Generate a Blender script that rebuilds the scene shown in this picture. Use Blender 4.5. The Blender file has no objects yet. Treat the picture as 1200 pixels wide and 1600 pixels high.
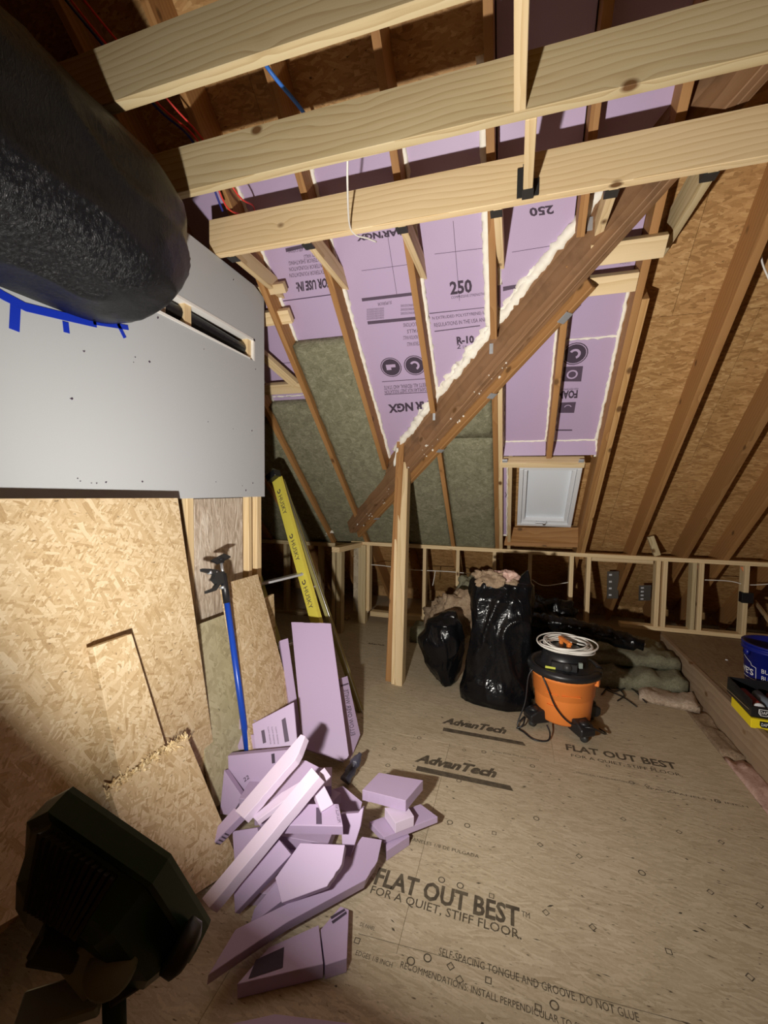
import bpy, bmesh, math, random
from math import sin, cos, pi
from mathutils import Vector, Matrix, noise
random.seed(7)
SC = bpy.context.scene
COL = SC.collection
# ------------------------------------------------------------------ camera
F, YAW, PIT, ROL = 660.09, -.297431, -.0543279, .0124037
EYE = Vector((0, 0, 1.4))
_f = Vector((sin(YAW)*cos(PIT), cos(YAW)*cos(PIT), sin(PIT)))
_r = Vector((cos(YAW), -sin(YAW), 0)); _u = _r.cross(_f)
RT = cos(ROL)*_r + sin(ROL)*_u; UP = -sin(ROL)*_r + cos(ROL)*_u; FW = _f
cam = bpy.data.cameras.new('camera'); co = bpy.data.objects.new('camera', cam); COL.objects.link(co)
co.matrix_world = Matrix((( RT.x, UP.x, -FW.x, 0), (RT.y, UP.y, -FW.y, 0), (RT.z, UP.z, -FW.z, EYE.z), (0, 0, 0, 1)))
cam.sensor_fit = 'VERTICAL'; cam.sensor_height = 24; cam.lens = 24*F/1600
cam.clip_start = .02; SC.camera = co
# ------------------------------------------------------------------ world, lights, exposure
W = bpy.data.worlds.new('night'); SC.world = W; W.use_nodes = True
W.node_tree.nodes['Background'].inputs[0].default_value = (.10, .12, .16, 1)
W.node_tree.nodes['Background'].inputs[1].default_value = .05
SC.view_settings.view_transform = 'Standard'; SC.view_settings.look = 'None'
SC.view_settings.gamma = 1; SC.view_settings.use_curve_mapping = False
SC.view_settings.exposure = 0
LAMP = Vector((-.455, .39, .945)); LN = Vector((-.02, .94, .34)).normalized()
LPOWER = 76; LCOL = (1, .95, .88)
def area(name, loc, n, sx, sy, power, col):
    L = bpy.data.lights.new(name, 'AREA'); L.shape = 'RECTANGLE'; L.size = sx; L.size_y = sy; L.energy = power; L.color = col; L.spread = math.radians(164)
    o = bpy.data.objects.new(name, L); COL.objects.link(o)
    o.matrix_world = Matrix.Translation(Vector(loc)) @ Vector((0, 0, -1)).rotation_difference(Vector(n)).to_matrix().to_4x4()
    return o
area('work_light_beam', LAMP, Vector((.14, .89, .43)).normalized(), .085, .05, LPOWER, LCOL)

# ------------------------------------------------------------------ measuring helpers (photo ray -> point on a real plane)
def ray(u, v): return RT*((u-600)/F) - UP*((v-800)/F) + FW
def PL(u, v, n, p):
    n = Vector(n); d = ray(u, v); return EYE + d*(n.dot(Vector(p)-EYE)/n.dot(d))
def PX(u, v, x): return PL(u, v, (1, 0, 0), (x, 0, 0))
def PY(u, v, y): return PL(u, v, (0, 1, 0), (0, y, 0))
def PZ(u, v, z=0): return PL(u, v, (0, 0, 1), (0, 0, z))
AL = .738174; SA, CA = sin(AL), cos(AL)
YK, ZK = 4.115, .85                        # knee wall plane and its top
EN = Vector((0, SA, CA)); ES = Vector((0, -CA, SA)); EO = Vector((0, YK, ZK))
def PS(u, v, d=0): return PL(u, v, EN, EO + EN*d)          # roof slope, depth d outwards
RM = Matrix(((1, 0, 0, 0), (0, ES.y, -EN.y, YK), (0, ES.z, -EN.z, ZK), (0, 0, 0, 1)))   # local x, up-slope, inward
def RL(p):                                                   # world -> roof local
    q = p-EO; return Vector((q.x, q.dot(ES), -q.dot(EN)))
def frame(o, x, y):
    x = Vector(x).normalized(); z = x.cross(Vector(y)).normalized(); y = z.cross(x)
    return Matrix(((x.x, y.x, z.x, o[0]), (x.y, y.y, z.y, o[1]), (x.z, y.z, z.z, o[2]), (0, 0, 0, 1)))

# ------------------------------------------------------------------ object helpers
def tag(o, label=None, cat=None, group=None, kind=None):
    if label: o['label'] = label
    if cat: o['category'] = cat
    if group: o['group'] = group
    if kind: o['kind'] = kind
    return o
WM = {}
def put(o, M, parent=None):
    COL.objects.link(o)
    WM[o.name] = M
    if parent is not None:
        o.parent = parent; o.matrix_parent_inverse = WM[parent.name].inverted()
    o.matrix_world = M
    if parent is not None: o.matrix_basis = M; 
    return o
def empty(name, loc=(0, 0, 0), parent=None):
    o = bpy.data.objects.new(name, None); o.empty_display_size = .1
    return put(o, Matrix.Translation(Vector(loc)), parent)
def mesh(name, vs, fs, mat, parent=None, M=None, smooth=False, bevel=0):
    me = bpy.data.meshes.new(name)
    me.from_pydata([tuple(v) for v in vs], [], fs)
    bm = bmesh.new(); bm.from_mesh(me)
    bmesh.ops.recalc_face_normals(bm, faces=bm.faces)
    if bevel:
        bmesh.ops.bevel(bm, geom=list(bm.edges), offset=bevel, segments=1, affect='EDGES')
    bm.to_mesh(me); bm.free()
    if smooth:
        for p in me.polygons: p.use_smooth = True
    me.materials.append(mat)
    return put(bpy.data.objects.new(name, me), M or Matrix(), parent)
BF = [(0, 3, 2, 1), (4, 5, 6, 7), (0, 1, 5, 4), (1, 2, 6, 5), (2, 3, 7, 6), (3, 0, 4, 7)]
def bverts(lo, hi):
    (a, b, c), (d, e, f) = lo, hi
    return [(a, b, c), (d, b, c), (d, e, c), (a, e, c), (a, b, f), (d, b, f), (d, e, f), (a, e, f)]
def box(name, lo, hi, mat, parent=None, M=None, bevel=.0015):
    return mesh(name, bverts(lo, hi), BF, mat, parent, M, bevel=bevel)
def lumber(name, a, b, w, t, mat, parent=None, up=(0, 0, 1), bevel=.002):
    """board whose local X runs from a to b; w along 'up', t across; centred on the line"""
    a, b = Vector(a), Vector(b); x = b-a; L = x.length
    z = Vector(up); y = z.cross(x).normalized()
    M = frame(a, x, y)
    return box(name, (0, -t/2, -w/2), (L, t/2, w/2), mat, parent, M, bevel)
def prism(name, pts, z0, z1, mat, parent=None, M=None, bevel=0):
    n = len(pts)
    vs = [(p[0], p[1], z0) for p in pts] + [(p[0], p[1], z1) for p in pts]
    fs = [tuple(range(n)), tuple(range(n, 2*n))] + [(i, (i+1) % n, n+(i+1) % n, n+i) for i in range(n)]
    return mesh(name, vs, fs, mat, parent, M, bevel=bevel)
def catmull(P, k=6):
    P = [Vector(p) for p in P]
    if len(P) < 3: return P
    Q = [P[0]*2-P[1]] + P + [P[-1]*2-P[-2]]; out = []
    for i in range(1, len(Q)-2):
        a, b, c, d = Q[i-1:i+3]
        for j in range(k):
            t = j/k
            out.append(.5*((2*b)+(c-a)*t+(2*a-5*b+4*c-d)*t*t+(3*b-a-3*c+d)*t**3))
    out.append(P[-1]); return out
def sweep(P, r, n=8, rough=0, seed=0, closed=False, flat=None):
    vs = []; fs = []; prev = None
    for i, p in enumerate(P):
        if closed: t = (P[(i+1) % len(P)]-P[i-1]).normalized()
        else: t = (P[min(i+1, len(P)-1)]-P[max(i-1, 0)]).normalized()
        if prev is None:
            h = Vector((0, 0, 1)) if abs(t.z) < .9 else Vector((1, 0, 0)); a = t.cross(h).normalized()
        else: a = (prev-t*prev.dot(t)).normalized()
        prev = a; b = t.cross(a)
        for j in range(n):
            q = 2*pi*j/n; rr = r(i/(len(P)-1)) if callable(r) else r
            d = a*cos(q)+b*sin(q)
            if rough: rr *= 1+rough*noise.noise(p*38+d*1.3+Vector((seed, 0, 0)))
            v = p+d*rr
            vs.append(v)
    m = len(P)
    for i in range(m if closed else m-1):
        for j in range(n):
            fs.append((i*n+j, i*n+(j+1) % n, ((i+1) % m)*n+(j+1) % n, ((i+1) % m)*n+j))
    if not closed: fs += [tuple(range(n)), tuple(range((m-1)*n, m*n))]
    return vs, fs
def tube(name, P, r, mat, parent=None, n=8, k=6, closed=False, rough=0):
    vs, fs = sweep(catmull(P, k) if k else [Vector(p) for p in P], r, n, rough, closed=closed)
    return mesh(name, vs, fs, mat, parent, smooth=True)
def lathe(name, prof, mat, c, parent=None, n=40, axis=None, smooth=True):
    """prof: (r, z) list, local z up"""
    vs = []; fs = []
    for r, z in prof:
        for j in range(n): vs.append((r*cos(2*pi*j/n), r*sin(2*pi*j/n), z))
    for i in range(len(prof)-1):
        for j in range(n): fs.append((i*n+j, i*n+(j+1) % n, (i+1)*n+(j+1) % n, (i+1)*n+j))
    fs += [tuple(range(n)), tuple(range((len(prof)-1)*n, len(prof)*n))]
    M = Matrix.Translation(Vector(c))
    if axis is not None:
        M = M @ Vector((0, 0, 1)).rotation_difference(Vector(axis)).to_matrix().to_4x4()
    o = mesh(name, vs, fs, mat, parent, M)
    if smooth:
        for p in o.data.polygons: p.use_smooth = len(p.vertices) == 4
    return o
_tc = {}
def text(s, O, B, C, mat, parent, bold=0, name='printed_text', lift=.0006, n=None, label=None):
    """flat print: O bottom-left, B bottom-right, C top-left (world points)"""
    key = (s, bold)
    if key not in _tc:
        cu = bpy.data.curves.new('t', 'FONT'); cu.body = s; cu.offset = bold; cu.resolution_u = 2
        ob = bpy.data.objects.new('t', cu); COL.objects.link(ob)
        dg = bpy.context.evaluated_depsgraph_get()
        me = bpy.data.meshes.new_from_object(ob.evaluated_get(dg))
        xs = [v.co.x for v in me.vertices]; ys = [v.co.y for v in me.vertices]
        _tc[key] = ([v.co.copy() for v in me.vertices], [tuple(p.vertices) for p in me.polygons], min(xs), max(xs), min(ys), max(ys))
        bpy.data.objects.remove(ob)
    V, Fc, x0, x1, y0, y1 = _tc[key]
    O, B, C = Vector(O), Vector(B), Vector(C)
    nn = Vector(n) if n is not None else (B-O).cross(C-O)
    nn = nn.normalized()
    if nn.dot(EYE-O) < 0: nn = -nn
    vs = [O+(B-O)*((v.x-x0)/(x1-x0))+(C-O)*((v.y-y0)/(y1-y0))+nn*lift for v in V]
    me = bpy.data.meshes.new(name); me.from_pydata([tuple(v) for v in vs], [], Fc); me.materials.append(mat)
    o = put(bpy.data.objects.new(name, me), Matrix(), parent)
    if label: o['label'] = label
    return o
def mark(name, pts, mat, parent, n, lift=.0006):
    n = Vector(n).normalized(); vs = [Vector(p)+n*lift for p in pts]
    me = bpy.data.meshes.new(name); me.from_pydata([tuple(v) for v in vs], [], [tuple(range(len(vs)))]); me.materials.append(mat)
    return put(bpy.data.objects.new(name, me), Matrix(), parent)
def ringmark(name, c, ax, ay, r0, r1, mat, parent, n, seg=20, lift=.0007, a0=0, a1=2*pi):
    c = Vector(c); ax = Vector(ax); ay = Vector(ay); n = Vector(n).normalized()
    vs = []; fs = []
    full = abs(a1-a0-2*pi) < 1e-6
    m = seg if full else seg+1
    for i in range(m):
        a = a0+(a1-a0)*i/seg
        d = ax*cos(a)+ay*sin(a); vs += [c+d*r0+n*lift, c+d*r1+n*lift]
    for i in range(seg):
        j = (i+1) % m; fs.append((2*i, 2*i+1, 2*j+1, 2*j))
    me = bpy.data.meshes.new(name); me.from_pydata([tuple(v) for v in vs], [], fs); me.materials.append(mat)
    return put(bpy.data.objects.new(name, me), Matrix(), parent)

# ------------------------------------------------------------------ materials
class NT:
    def __init__(s, name, rough=.7, spec=.3, metal=0):
        s.m = bpy.data.materials.new(name); s.m.use_nodes = True; s.t = s.m.node_tree; s.b = s.t.nodes['Principled BSDF']
        s.b.inputs['Roughness'].default_value = rough; s.b.inputs['Metallic'].default_value = metal
        s.b.inputs['Specular IOR Level'].default_value = spec
    def n(s, typ, ins=None, **kw):
        q = s.t.nodes.new(typ)
        for k, v in kw.items(): setattr(q, k, v)
        for k, v in (ins or {}).items():
            if isinstance(v, bpy.types.NodeSocket): s.t.links.new(v, q.inputs[k])
            else: q.inputs[k].default_value = v
        return q
    def math(s, op, a, b=0.0, c=0.0, clamp=False):
        q = s.t.nodes.new('ShaderNodeMath'); q.operation = op; q.use_clamp = clamp
        for i, v in enumerate((a, b, c)):
            if isinstance(v, bpy.types.NodeSocket): s.t.links.new(v, q.inputs[i])
            else: q.inputs[i].default_value = v
        return q.outputs[0]
    def vmath(s, op, a, b=(0, 0, 0)):
        q = s.t.nodes.new('ShaderNodeVectorMath'); q.operation = op
        for i, v in enumerate((a, b)):
            if isinstance(v, bpy.types.NodeSocket): s.t.links.new(v, q.inputs[i])
            else: q.inputs[i].default_value = v
        return q.outputs[0]
    def coords(s, spread=(9.1, 5.3, 7.7)):
        oi = s.n('ShaderNodeObjectInfo').outputs['Random']
        c = s.n('ShaderNodeCombineXYZ', {0: s.math('MULTIPLY', oi, spread[0]), 1: s.math('MULTIPLY', oi, spread[1]), 2: s.math('MULTIPLY', oi, spread[2])})
        return s.vmath('ADD', s.n('ShaderNodeTexCoord').outputs['Object'], c.outputs[0]), oi
    def ramp(s, f, stops, interp='LINEAR'):
        q = s.t.nodes.new('ShaderNodeValToRGB'); e = q.color_ramp.elements; q.color_ramp.interpolation = interp
        while len(e) < len(stops): e.new(.5)
        for i, (p, c) in enumerate(stops): e[i].position = p; e[i].color = (*c, 1)
        s.t.links.new(f, q.inputs[0]); return q.outputs[0]
    def mix(s, f, a, b, mode='MIX'):
        q = s.t.nodes.new('ShaderNodeMix'); q.data_type = 'RGBA'; q.blend_type = mode
        for i, v in ((0, f), (6, a), (7, b)):
            if isinstance(v, bpy.types.NodeSocket): s.t.links.new(v, q.inputs[i])
            else: q.inputs[i].default_value = v if i == 0 else (*v, 1)
        return q.outputs[2]
    def noise(s, v, scale, detail=3, rough=.5, dist=0, out=0):
        return s.n('ShaderNodeTexNoise', {'Vector': v, 'Scale': scale, 'Detail': detail, 'Roughness': rough, 'Distortion': dist}).outputs[out]
    def scaled(s, v, sc, rot=(0, 0, 0)):
        return s.n('ShaderNodeMapping', {'Vector': v, 'Rotation': rot, 'Scale': sc}).outputs[0]
    def col(s, c):
        if isinstance(c, bpy.types.NodeSocket): s.t.links.new(c, s.b.inputs['Base Color'])
        else: s.b.inputs['Base Color'].default_value = (*c, 1)
    def bump(s, h, strength=.3, dist=.002):
        q = s.n('ShaderNodeBump', {'Height': h, 'Strength': strength, 'Distance': dist})
        s.t.links.new(q.outputs[0], s.b.inputs['Normal'])
def wood(name, stops, knot=(.16, .08, .03), rings=22, dist=5, rough=.65, vary=.18, grime=None):
    m = NT(name, rough, .25); p, oi = m.coords((31, .06, .05))
    kv = m.n('ShaderNodeTexVoronoi', {'Vector': m.scaled(p, (4.6, 7, 7)), 'Scale': 1.0, 'Randomness': 1.0})
    kd = kv.outputs['Distance']
    kn = m.math('SMOOTH_MIN', m.math('MULTIPLY', kd, 3.2), 1.0, .3)
    q = m.vmath('ADD', p, (0, .035, .11))
    nz = m.noise(m.scaled(p, (.9, 4, 4)), 1.0, 3, .55)
    ph = m.math('ADD', m.math('MULTIPLY', nz, dist), m.math('MULTIPLY', kn, -5.0))
    wv = m.n('ShaderNodeTexWave', {'Vector': m.scaled(q, (.05, 1, 1)), 'Scale': float(rings), 'Distortion': 0.6, 'Detail': 2.0, 'Detail Scale': 1.2, 'Phase Offset': ph},
             wave_type='RINGS', rings_direction='X', wave_profile='SAW')
    fib = m.noise(m.scaled(p, (5, 170, 170)), 1.0, 2, .6)
    f = m.math('ADD', m.math('MULTIPLY', wv.outputs['Fac'], .74), m.math('MULTIPLY', m.math('SUBTRACT', fib, .5), .45))
    c = m.ramp(f, stops)
    blot = m.noise(m.scaled(p, (1.2, 6, 6)), 1.0, 2)
    c = m.mix(m.math('MULTIPLY', m.math('SUBTRACT', blot, .35, clamp=True), vary*4, clamp=True), c, stops[-1][1])
    kf = m.math('SUBTRACT', 1.0, m.math('MULTIPLY', m.math('SUBTRACT', kd, .075), 16.0, clamp=True), clamp=True)
    c = m.mix(kf, c, knot)
    if grime: 
        g = m.noise(p, 7.0, 5, .6)
        c = m.mix(m.math('MULTIPLY', m.math('SUBTRACT', g, .5, clamp=True), 2.5, clamp=True), c, grime)
    hv = m.n('ShaderNodeHueSaturation', {'Color': c, 'Value': m.math('ADD', .86, m.math('MULTIPLY', oi, .28))})
    m.col(hv.outputs[0]); m.bump(f, .12, .001); return m.m
PINE = wood('new_pine', [(0, (.84, .66, .40)), (.5, (.77, .59, .34)), (.8, (.66, .47, .24)), (1, (.54, .36, .16))], rings=13, dist=26)
PINEG = wood('treated_pine', [(0, (.64, .53, .32)), (.5, (.58, .46, .26)), (.75, (.47, .35, .18)), (1, (.34, .24, .115))], rings=12, dist=30)
OLDW = wood('aged_pine', [(0, (.44, .235, .09)), (.6, (.37, .185, .065)), (1, (.27, .125, .042))], vary=.1, dist=16, rings=12)
BARNW = wood('rough_old_pine', [(0, (.33, .19, .10)), (.6, (.27, .145, .07)), (1, (.17, .085, .04))], vary=.1, grime=(.10, .06, .035), dist=16, rings=10)
DUSTW = wood('dusty_old_board', [(0, (.34, .25, .165)), (.6, (.29, .205, .13)), (1, (.22, .145, .09))], vary=.1, dist=18, rings=8, grime=(.22, .15, .10))
def osb(name, stops, sc=1.0, stretch=(1, 1), rots=(.25, 1.15, 2.3), rough=.6, contrast=1, fine=.16, vary=(1, 1, 1)):
    m = NT(name, rough, .3); p, oi = m.coords((3, 4, 0.13))
    best = val = None
    for i, r in enumerate(rots):
        wob = m.vmath('MULTIPLY', m.noise(m.vmath('ADD', p, (i*3.1, 0, 0)), 9.0*sc, 2, out=1), (.02, .02, 0))
        q = m.scaled(m.vmath('ADD', p, wob), (15*sc*stretch[0], 58*sc*stretch[1], 20), (0, 0, 0))
        q = m.n('ShaderNodeMapping', {'Vector': m.n('ShaderNodeVectorRotate', {'Vector': m.vmath('ADD', p, wob), 'Angle': float(r)}, rotation_type='Z_AXIS').outputs[0],
                'Scale': (15*sc*vary[i]*stretch[0], 58*sc*vary[i]*stretch[1], 20), 'Location': (i*7.3, i*3.7, i*1.9)}).outputs[0]
        v = m.n('ShaderNodeTexVoronoi', {'Vector': q, 'Scale': 1.0}, distance='CHEBYCHEV')
        s = m.n('ShaderNodeSeparateColor', {0: v.outputs['Color']})
        rr, gg = s.outputs[0], s.outputs[1]
        grain = m.noise(m.scaled(q, (.5, 5, 1)), 1.0, 2)
        rr = m.math('ADD', rr, m.math('MULTIPLY', m.math('SUBTRACT', grain, .5), .5))
        if best is None: best, val = gg, rr
        else:
            w = m.math('GREATER_THAN', gg, best)
            val = m.math('ADD', m.math('MULTIPLY', w, rr), m.math('MULTIPLY', m.math('SUBTRACT', 1.0, w), val))
            best = m.math('MAXIMUM', gg, best)
    big = m.noise(p, 3.0, 3)
    f = m.math('ADD', m.math('MULTIPLY', m.math('SUBTRACT', val, .5), contrast), m.math('ADD', .5, m.math('MULTIPLY', m.math('SUBTRACT', big, .5), .35)))
    f = m.math('ADD', f, m.math('MULTIPLY', m.math('SUBTRACT', m.noise(p, 160.0, 2), .5), fine))
    c = m.ramp(f, stops)
    sp = m.noise(m.scaled(p, (38, 110, 40)), 1.0, 2)
    c = m.mix(m.math('MULTIPLY', m.math('SUBTRACT', sp, .67, clamp=True), 9.0, clamp=True), c, tuple(x*.35 for x in stops[0][1]))
    m.col(c); m.bump(val, .25, .0012); return m.m
OSBN = osb('new_strand_board', [(0, (.36, .225, .10)), (.3, (.56, .405, .22)), (.65, (.68, .525, .32)), (1, (.84, .71, .49))], contrast=.66, sc=1.2, vary=(1.5, .85, 2.3))
OSBR = osb('roof_strand_board', [(0, (.26, .13, .045)), (.35, (.42, .23, .085)), (.7, (.54, .32, .13)), (1, (.72, .48, .23))], sc=1.25, rots=(.05, .35, -.3), contrast=.62)
FLR = osb('subfloor_board', [(0, (.31, .245, .155)), (.35, (.46, .38, .255)), (.7, (.58, .495, .35)), (1, (.75, .67, .50))], sc=1.6, stretch=(.7, 1.5), rots=(.12, .3, -.25), contrast=.42, rough=.6, fine=.3)
OSBE = osb('broken_board_edge', [(0, (.30, .2, .08)), (.5, (.74, .56, .3)), (1, (.92, .78, .5))], sc=2)
def simple(name, c, rough=.6, spec=.3, metal=0, nz=None, bump=None):
    m = NT(name, rough, spec, metal); p = m.n('ShaderNodeTexCoord').outputs['Object']
    if nz:
        sc, amt, c2 = nz
        m.col(m.mix(m.math('MULTIPLY', m.math('SUBTRACT', m.noise(p, sc, 5, .6), .4, clamp=True), amt, clamp=True), c, c2))
    else: m.col(c)
    if bump: m.bump(m.noise(p, bump[0], 4, .6), bump[1], bump[2])
    return m.m
FOAM = simple('lavender_foam', (.50, .385, .565), .45, .35, nz=(3, .35, (.44, .33, .50)), bump=(90, .08, .001))
FOAMC = simple('cut_foam', (.72, .60, .76), .7, .3, bump=(150, .3, .001))
SPRAY = simple('spray_foam', (.93, .90, .80), .6, .4, nz=(25, 1.0, (.80, .74, .58)), bump=(60, .4, .003))
DRYW = simple('grey_drywall', (.50, .52, .535), .75, .2, nz=(6, .18, (.50, .50, .50)))
DRYE = simple('drywall_core', (.85, .84, .80), .8)
BLK = simple('black_plastic', (.014, .014, .016), .38, .5, bump=(30, .1, .002))
BLKM = simple('black_steel', (.03, .03, .03), .45, .5)
STEEL = simple('galvanized_steel', (.62, .65, .68), .4, .5, .5, nz=(30, .8, (.42, .44, .48)))
ORNG = simple('orange_plastic', (.84, .25, .05), .38, .45, bump=(200, .05, .0005))
BLUE = simple('blue_enamel', (.010, .06, .42), .3, .5)
TAPE = simple('blue_tape', (.008, .035, .48), .55, .3, bump=(60, .2, .001))
YEL = simple('yellow_fiberglass', (.80, .70, .10), .4, .4, nz=(12, .5, (.66, .56, .12)))
YELB = simple('yellow_card', (.90, .72, .02), .5)
ALU = simple('aluminium', (.70, .71, .73), .35, .5, .8)
WHITE = simple('white_vinyl', (.82, .84, .87), .35, .4)
CORD = simple('white_cord', (.82, .80, .74), .45, .4)
REDP = simple('red_wire', (.75, .05, .04), .4); BLUP = simple('blue_wire', (.05, .20, .70), .4); BLUD = simple('dark_blue_wire', (.03, .04, .25), .4)
INK = simple('grey_ink', (.07, .05, .075), .7, .2); INKF = simple('floor_ink', (.085, .07, .05), .8, .1, nz=(30, 1.6, (.24, .20, .135))); INKP = simple('band_ink', (.10, .07, .11), .6)
INKW = simple('white_print', (.8, .8, .8), .6); WOOLC = simple('card_grey', (.13, .115, .10), .7)
GREEN = simple('dark_green_enamel', (.012, .05, .028), .35, .5); GREYM = simple('grey_bracket', (.26, .30, .27), .5, .4)
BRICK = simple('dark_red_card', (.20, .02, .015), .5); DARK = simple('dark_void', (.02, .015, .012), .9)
GLASSG = simple('glass_lens', (.75, .75, .72), .15)
def woolmat(name, a, b, c, sc=18):
    m = NT(name, .95, .05); p, oi = m.coords()
    n1 = m.noise(m.scaled(p, (1, 1, 1)), sc, 6, .7, 1.2)
    n2 = m.noise(m.scaled(p, (1, 2.6, 1)), sc*2.5, 4, .7, 2.0)
    f = m.math('ADD', m.math('MULTIPLY', n1, .5), m.math('MULTIPLY', n2, .5))
    m.col(m.ramp(f, [(.3, a), (.5, b), (.68, c)])); m.bump(f, .9, .012); return m.m
WOOL = woolmat('mineral_wool', (.12, .115, .07), (.27, .26, .17), (.50, .48, .35))
WOOLF = woolmat('mineral_wool_floor', (.13, .125, .08), (.26, .25, .17), (.42, .40, .29), 34)
BROWNW = woolmat('brown_fiberglass', (.16, .10, .06), (.36, .26, .17), (.58, .46, .33), 26)
PINKW = woolmat('pink_fiberglass', (.42, .24, .19), (.68, .46, .38), (.85, .68, .60), 22)
TANW = woolmat('tan_fiberglass', (.20, .13, .085), (.50, .39, .29), (.72, .62, .50), 14)
def plasticsheet(name, base, rough, sc, st, dist):
    m = NT(name, rough, .28); p = m.n('ShaderNodeTexCoord').outputs['Object']
    n1 = m.noise(m.scaled(p, (1, 1, .45)), sc, 4, .6, 1.5); n2 = m.noise(p, sc*4, 3, .6, 1)
    h = m.math('ADD', m.math('ABSOLUTE', m.math('SUBTRACT', n1, .5)), m.math('MULTIPLY', n2, .12))
    m.col(base); m.bump(h, st, dist); return m.m
BAG = plasticsheet('bin_bag_plastic', (.005, .005, .006), .2, 7, .6, .02)
WRAP = plasticsheet('duct_wrap_plastic', (.006, .0065, .008), .27, 75, .8, .006)
def poly_kraft():
    m = NT('poly_faced_batt', .35, .5); p, oi = m.coords()
    n1 = m.noise(m.scaled(p, (1, 3.4, 3.4)), 5.0, 6, .65, 2.5)
    m.col(m.ramp(n1, [(.3, (.34, .25, .18)), (.5, (.62, .51, .40)), (.65, (.82, .73, .62))])); m.bump(n1, .8, .012); return m.m
KRAFT = poly_kraft()
def blindmat():
    m = NT('window_blind', .6, .3); m.col((.84, .89, .95)); return m.m
BLIND = blindmat()

# ================================================================== STRUCTURE
# ---------------- floor
floor = tag(empty('floor'), kind='structure')
rows = [(-2.3, -1.12), (-1.12, .03), (.03, 1.165), (1.165, 2.275), (2.275, 3.385), (3.385, 4.5), (4.5, 5.3)]
joints = [-.4, .45, -.75, -.30, .24, -.85, .3]
for (y0, y1), j in zip(rows, joints):
    xs = [-3.4] + sorted(x for x in (j-2.3, j, ) if x > -3.3) + [1.10 if y1 < 4 else 4.0]
    for a, b in zip(xs[:-1], xs[1:]):
        box('floor_panel', (a+.0004, y0+.0004, -.02), (b-.0004, y1-.0004, 0), FLR, floor, bevel=.0006)
box('subfloor_deck', (-3.5, -2.4, -.14), (4.2, 5.4, -.10), simple('attic_deck', (.10, .07, .045), .9), floor, bevel=0)
ZP = .21
rp = box('raised_platform', (1.235, -2.2, ZP-.02), (4.0, 4.10, ZP), osb('platform_board', [(0, (.15, .10, .055)), (.4, (.26, .18, .105)), (1, (.38, .28, .17))], rots=(1.4, 1.7, .1), contrast=.4), floor, bevel=.001)
o = lumber('edge_board', (1.222, -2.2, .09), (1.222, 4.02, .09), .25, .03, DUSTW, floor); o['label'] = 'old brown board edging the raised platform'
# ---------------- knee wall at the back
wb = tag(empty('wall_back', (0, YK, 0)), kind='structure')
def stud(x, w=.034, zb=None, zt=ZK-.035, y=YK, m=PINE, dy=.085):
    zb = (ZP+.035 if x > .9 else .125) if zb is None else zb
    o = box('stud', (-(zt-zb)/2, -dy/2, -w/2), ((zt-zb)/2, dy/2, w/2), m, wb,
            Matrix(((0, 0, 1, x), (0, 1, 0, y+dy/2), (-1, 0, 0, (zt+zb)/2), (0, 0, 0, 1))))
    return o
lumber('top_plate', (-1.62, YK+.042, ZK-.018), (3.2, YK+.042, ZK-.018), .036, .085, PINE, wb)
lumber('bottom_plate', (-1.40, YK+.042, .10), (.93, YK+.042, .10), .05, .085, PINE, wb)
lumber('bottom_plate', (.93, YK+.042, ZP+.018), (3.2, YK+.042, ZP+.018), .036, .085, PINE, wb)
for u in (575, 663, 715, 772, 828, 893, 920, 1029, 1040, 1097, 1168, 1235):
    p = PY(u, 890, YK); stud(p.x)
for u in (1095,): 
    p = PY(u-8, 890, YK); stud(p.x-.005, m=PINEG)
lumber('header_block', (PY(925, 865, YK).x, YK+.03, ZK-.052), (PY(1022, 868, YK).x, YK+.03, ZK-.052), .03, .05, PINE, wb)
# return wall by the corner (left of the post)
xr = -1.50
lumber('top_plate', (-1.60, YK-.45, ZK-.03), (-1.53, YK+.02, ZK-.03), .05, .085, PINE, wb)
for x, y, w in ((-1.585, YK-.40, .05), (-1.64, YK-.40, .035), (-1.50, YK-.03, .05), (-1.46, YK-.035, .034)): stud(x, w, .0, ZK-.03, y, PINEG)
box('infill_board', (-1.60, YK+.03, .1), (-1.43, YK+.045, ZK-.04), FLR, wb)
lumber('top_plate', (-3.2, YK+.04, ZK-.05), (-1.66, YK+.04, ZK-.05), .04, .085, PINEG, wb)
for x in (-1.98, -2.4, -2.8): stud(x, .036, .02, ZK-.07, m=PINEG)
lumber('bottom_plate', (-3.2, YK+.042, .02), (-1.66, YK+.042, .02), .036, .085, PINEG, wb)
st = lumber('stud', PY(1016, 838, YK-.01), PY(1027, 868, YK-.01)+Vector((0, 0, -.0)), .05, .035, PINEG, wb, up=(1, 0, 0))

# ---------------- roof slope
roof = tag(empty('ceiling', (0, YK, ZK)), kind='structure')
STOP = 4.9                                  # slope length above knee wall
SBOT = -1.25
DSH = .185
SF = (0.55)                                 # left face of the double rafter
# sheathing panels
def rbox(name, x0, x1, s0, s1, d0, d1, mat, parent=roof, bevel=.0015, lab=None):
    """box in roof frame; depths measured outward"""
    o = box(name, (x0, s0, -d1), (x1, s1, -d0), mat, parent, RM, bevel)
    if lab: o['label'] = lab
    return o
s = SBOT; k = 0
while s < STOP:
    s1 = min(s+1.1, STOP); xj = [-3.4, -1.2+.8*(k % 2), 1.2-.4*(k % 2), 3.0, 4.4]
    for a, b in zip(xj[:-1], xj[1:]): rbox('sheathing_panel', a+.001, b-.001, s+.001, s1-.001, DSH, DSH+.015, OSBR, bevel=0)
    s = s1; k += 1
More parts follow.
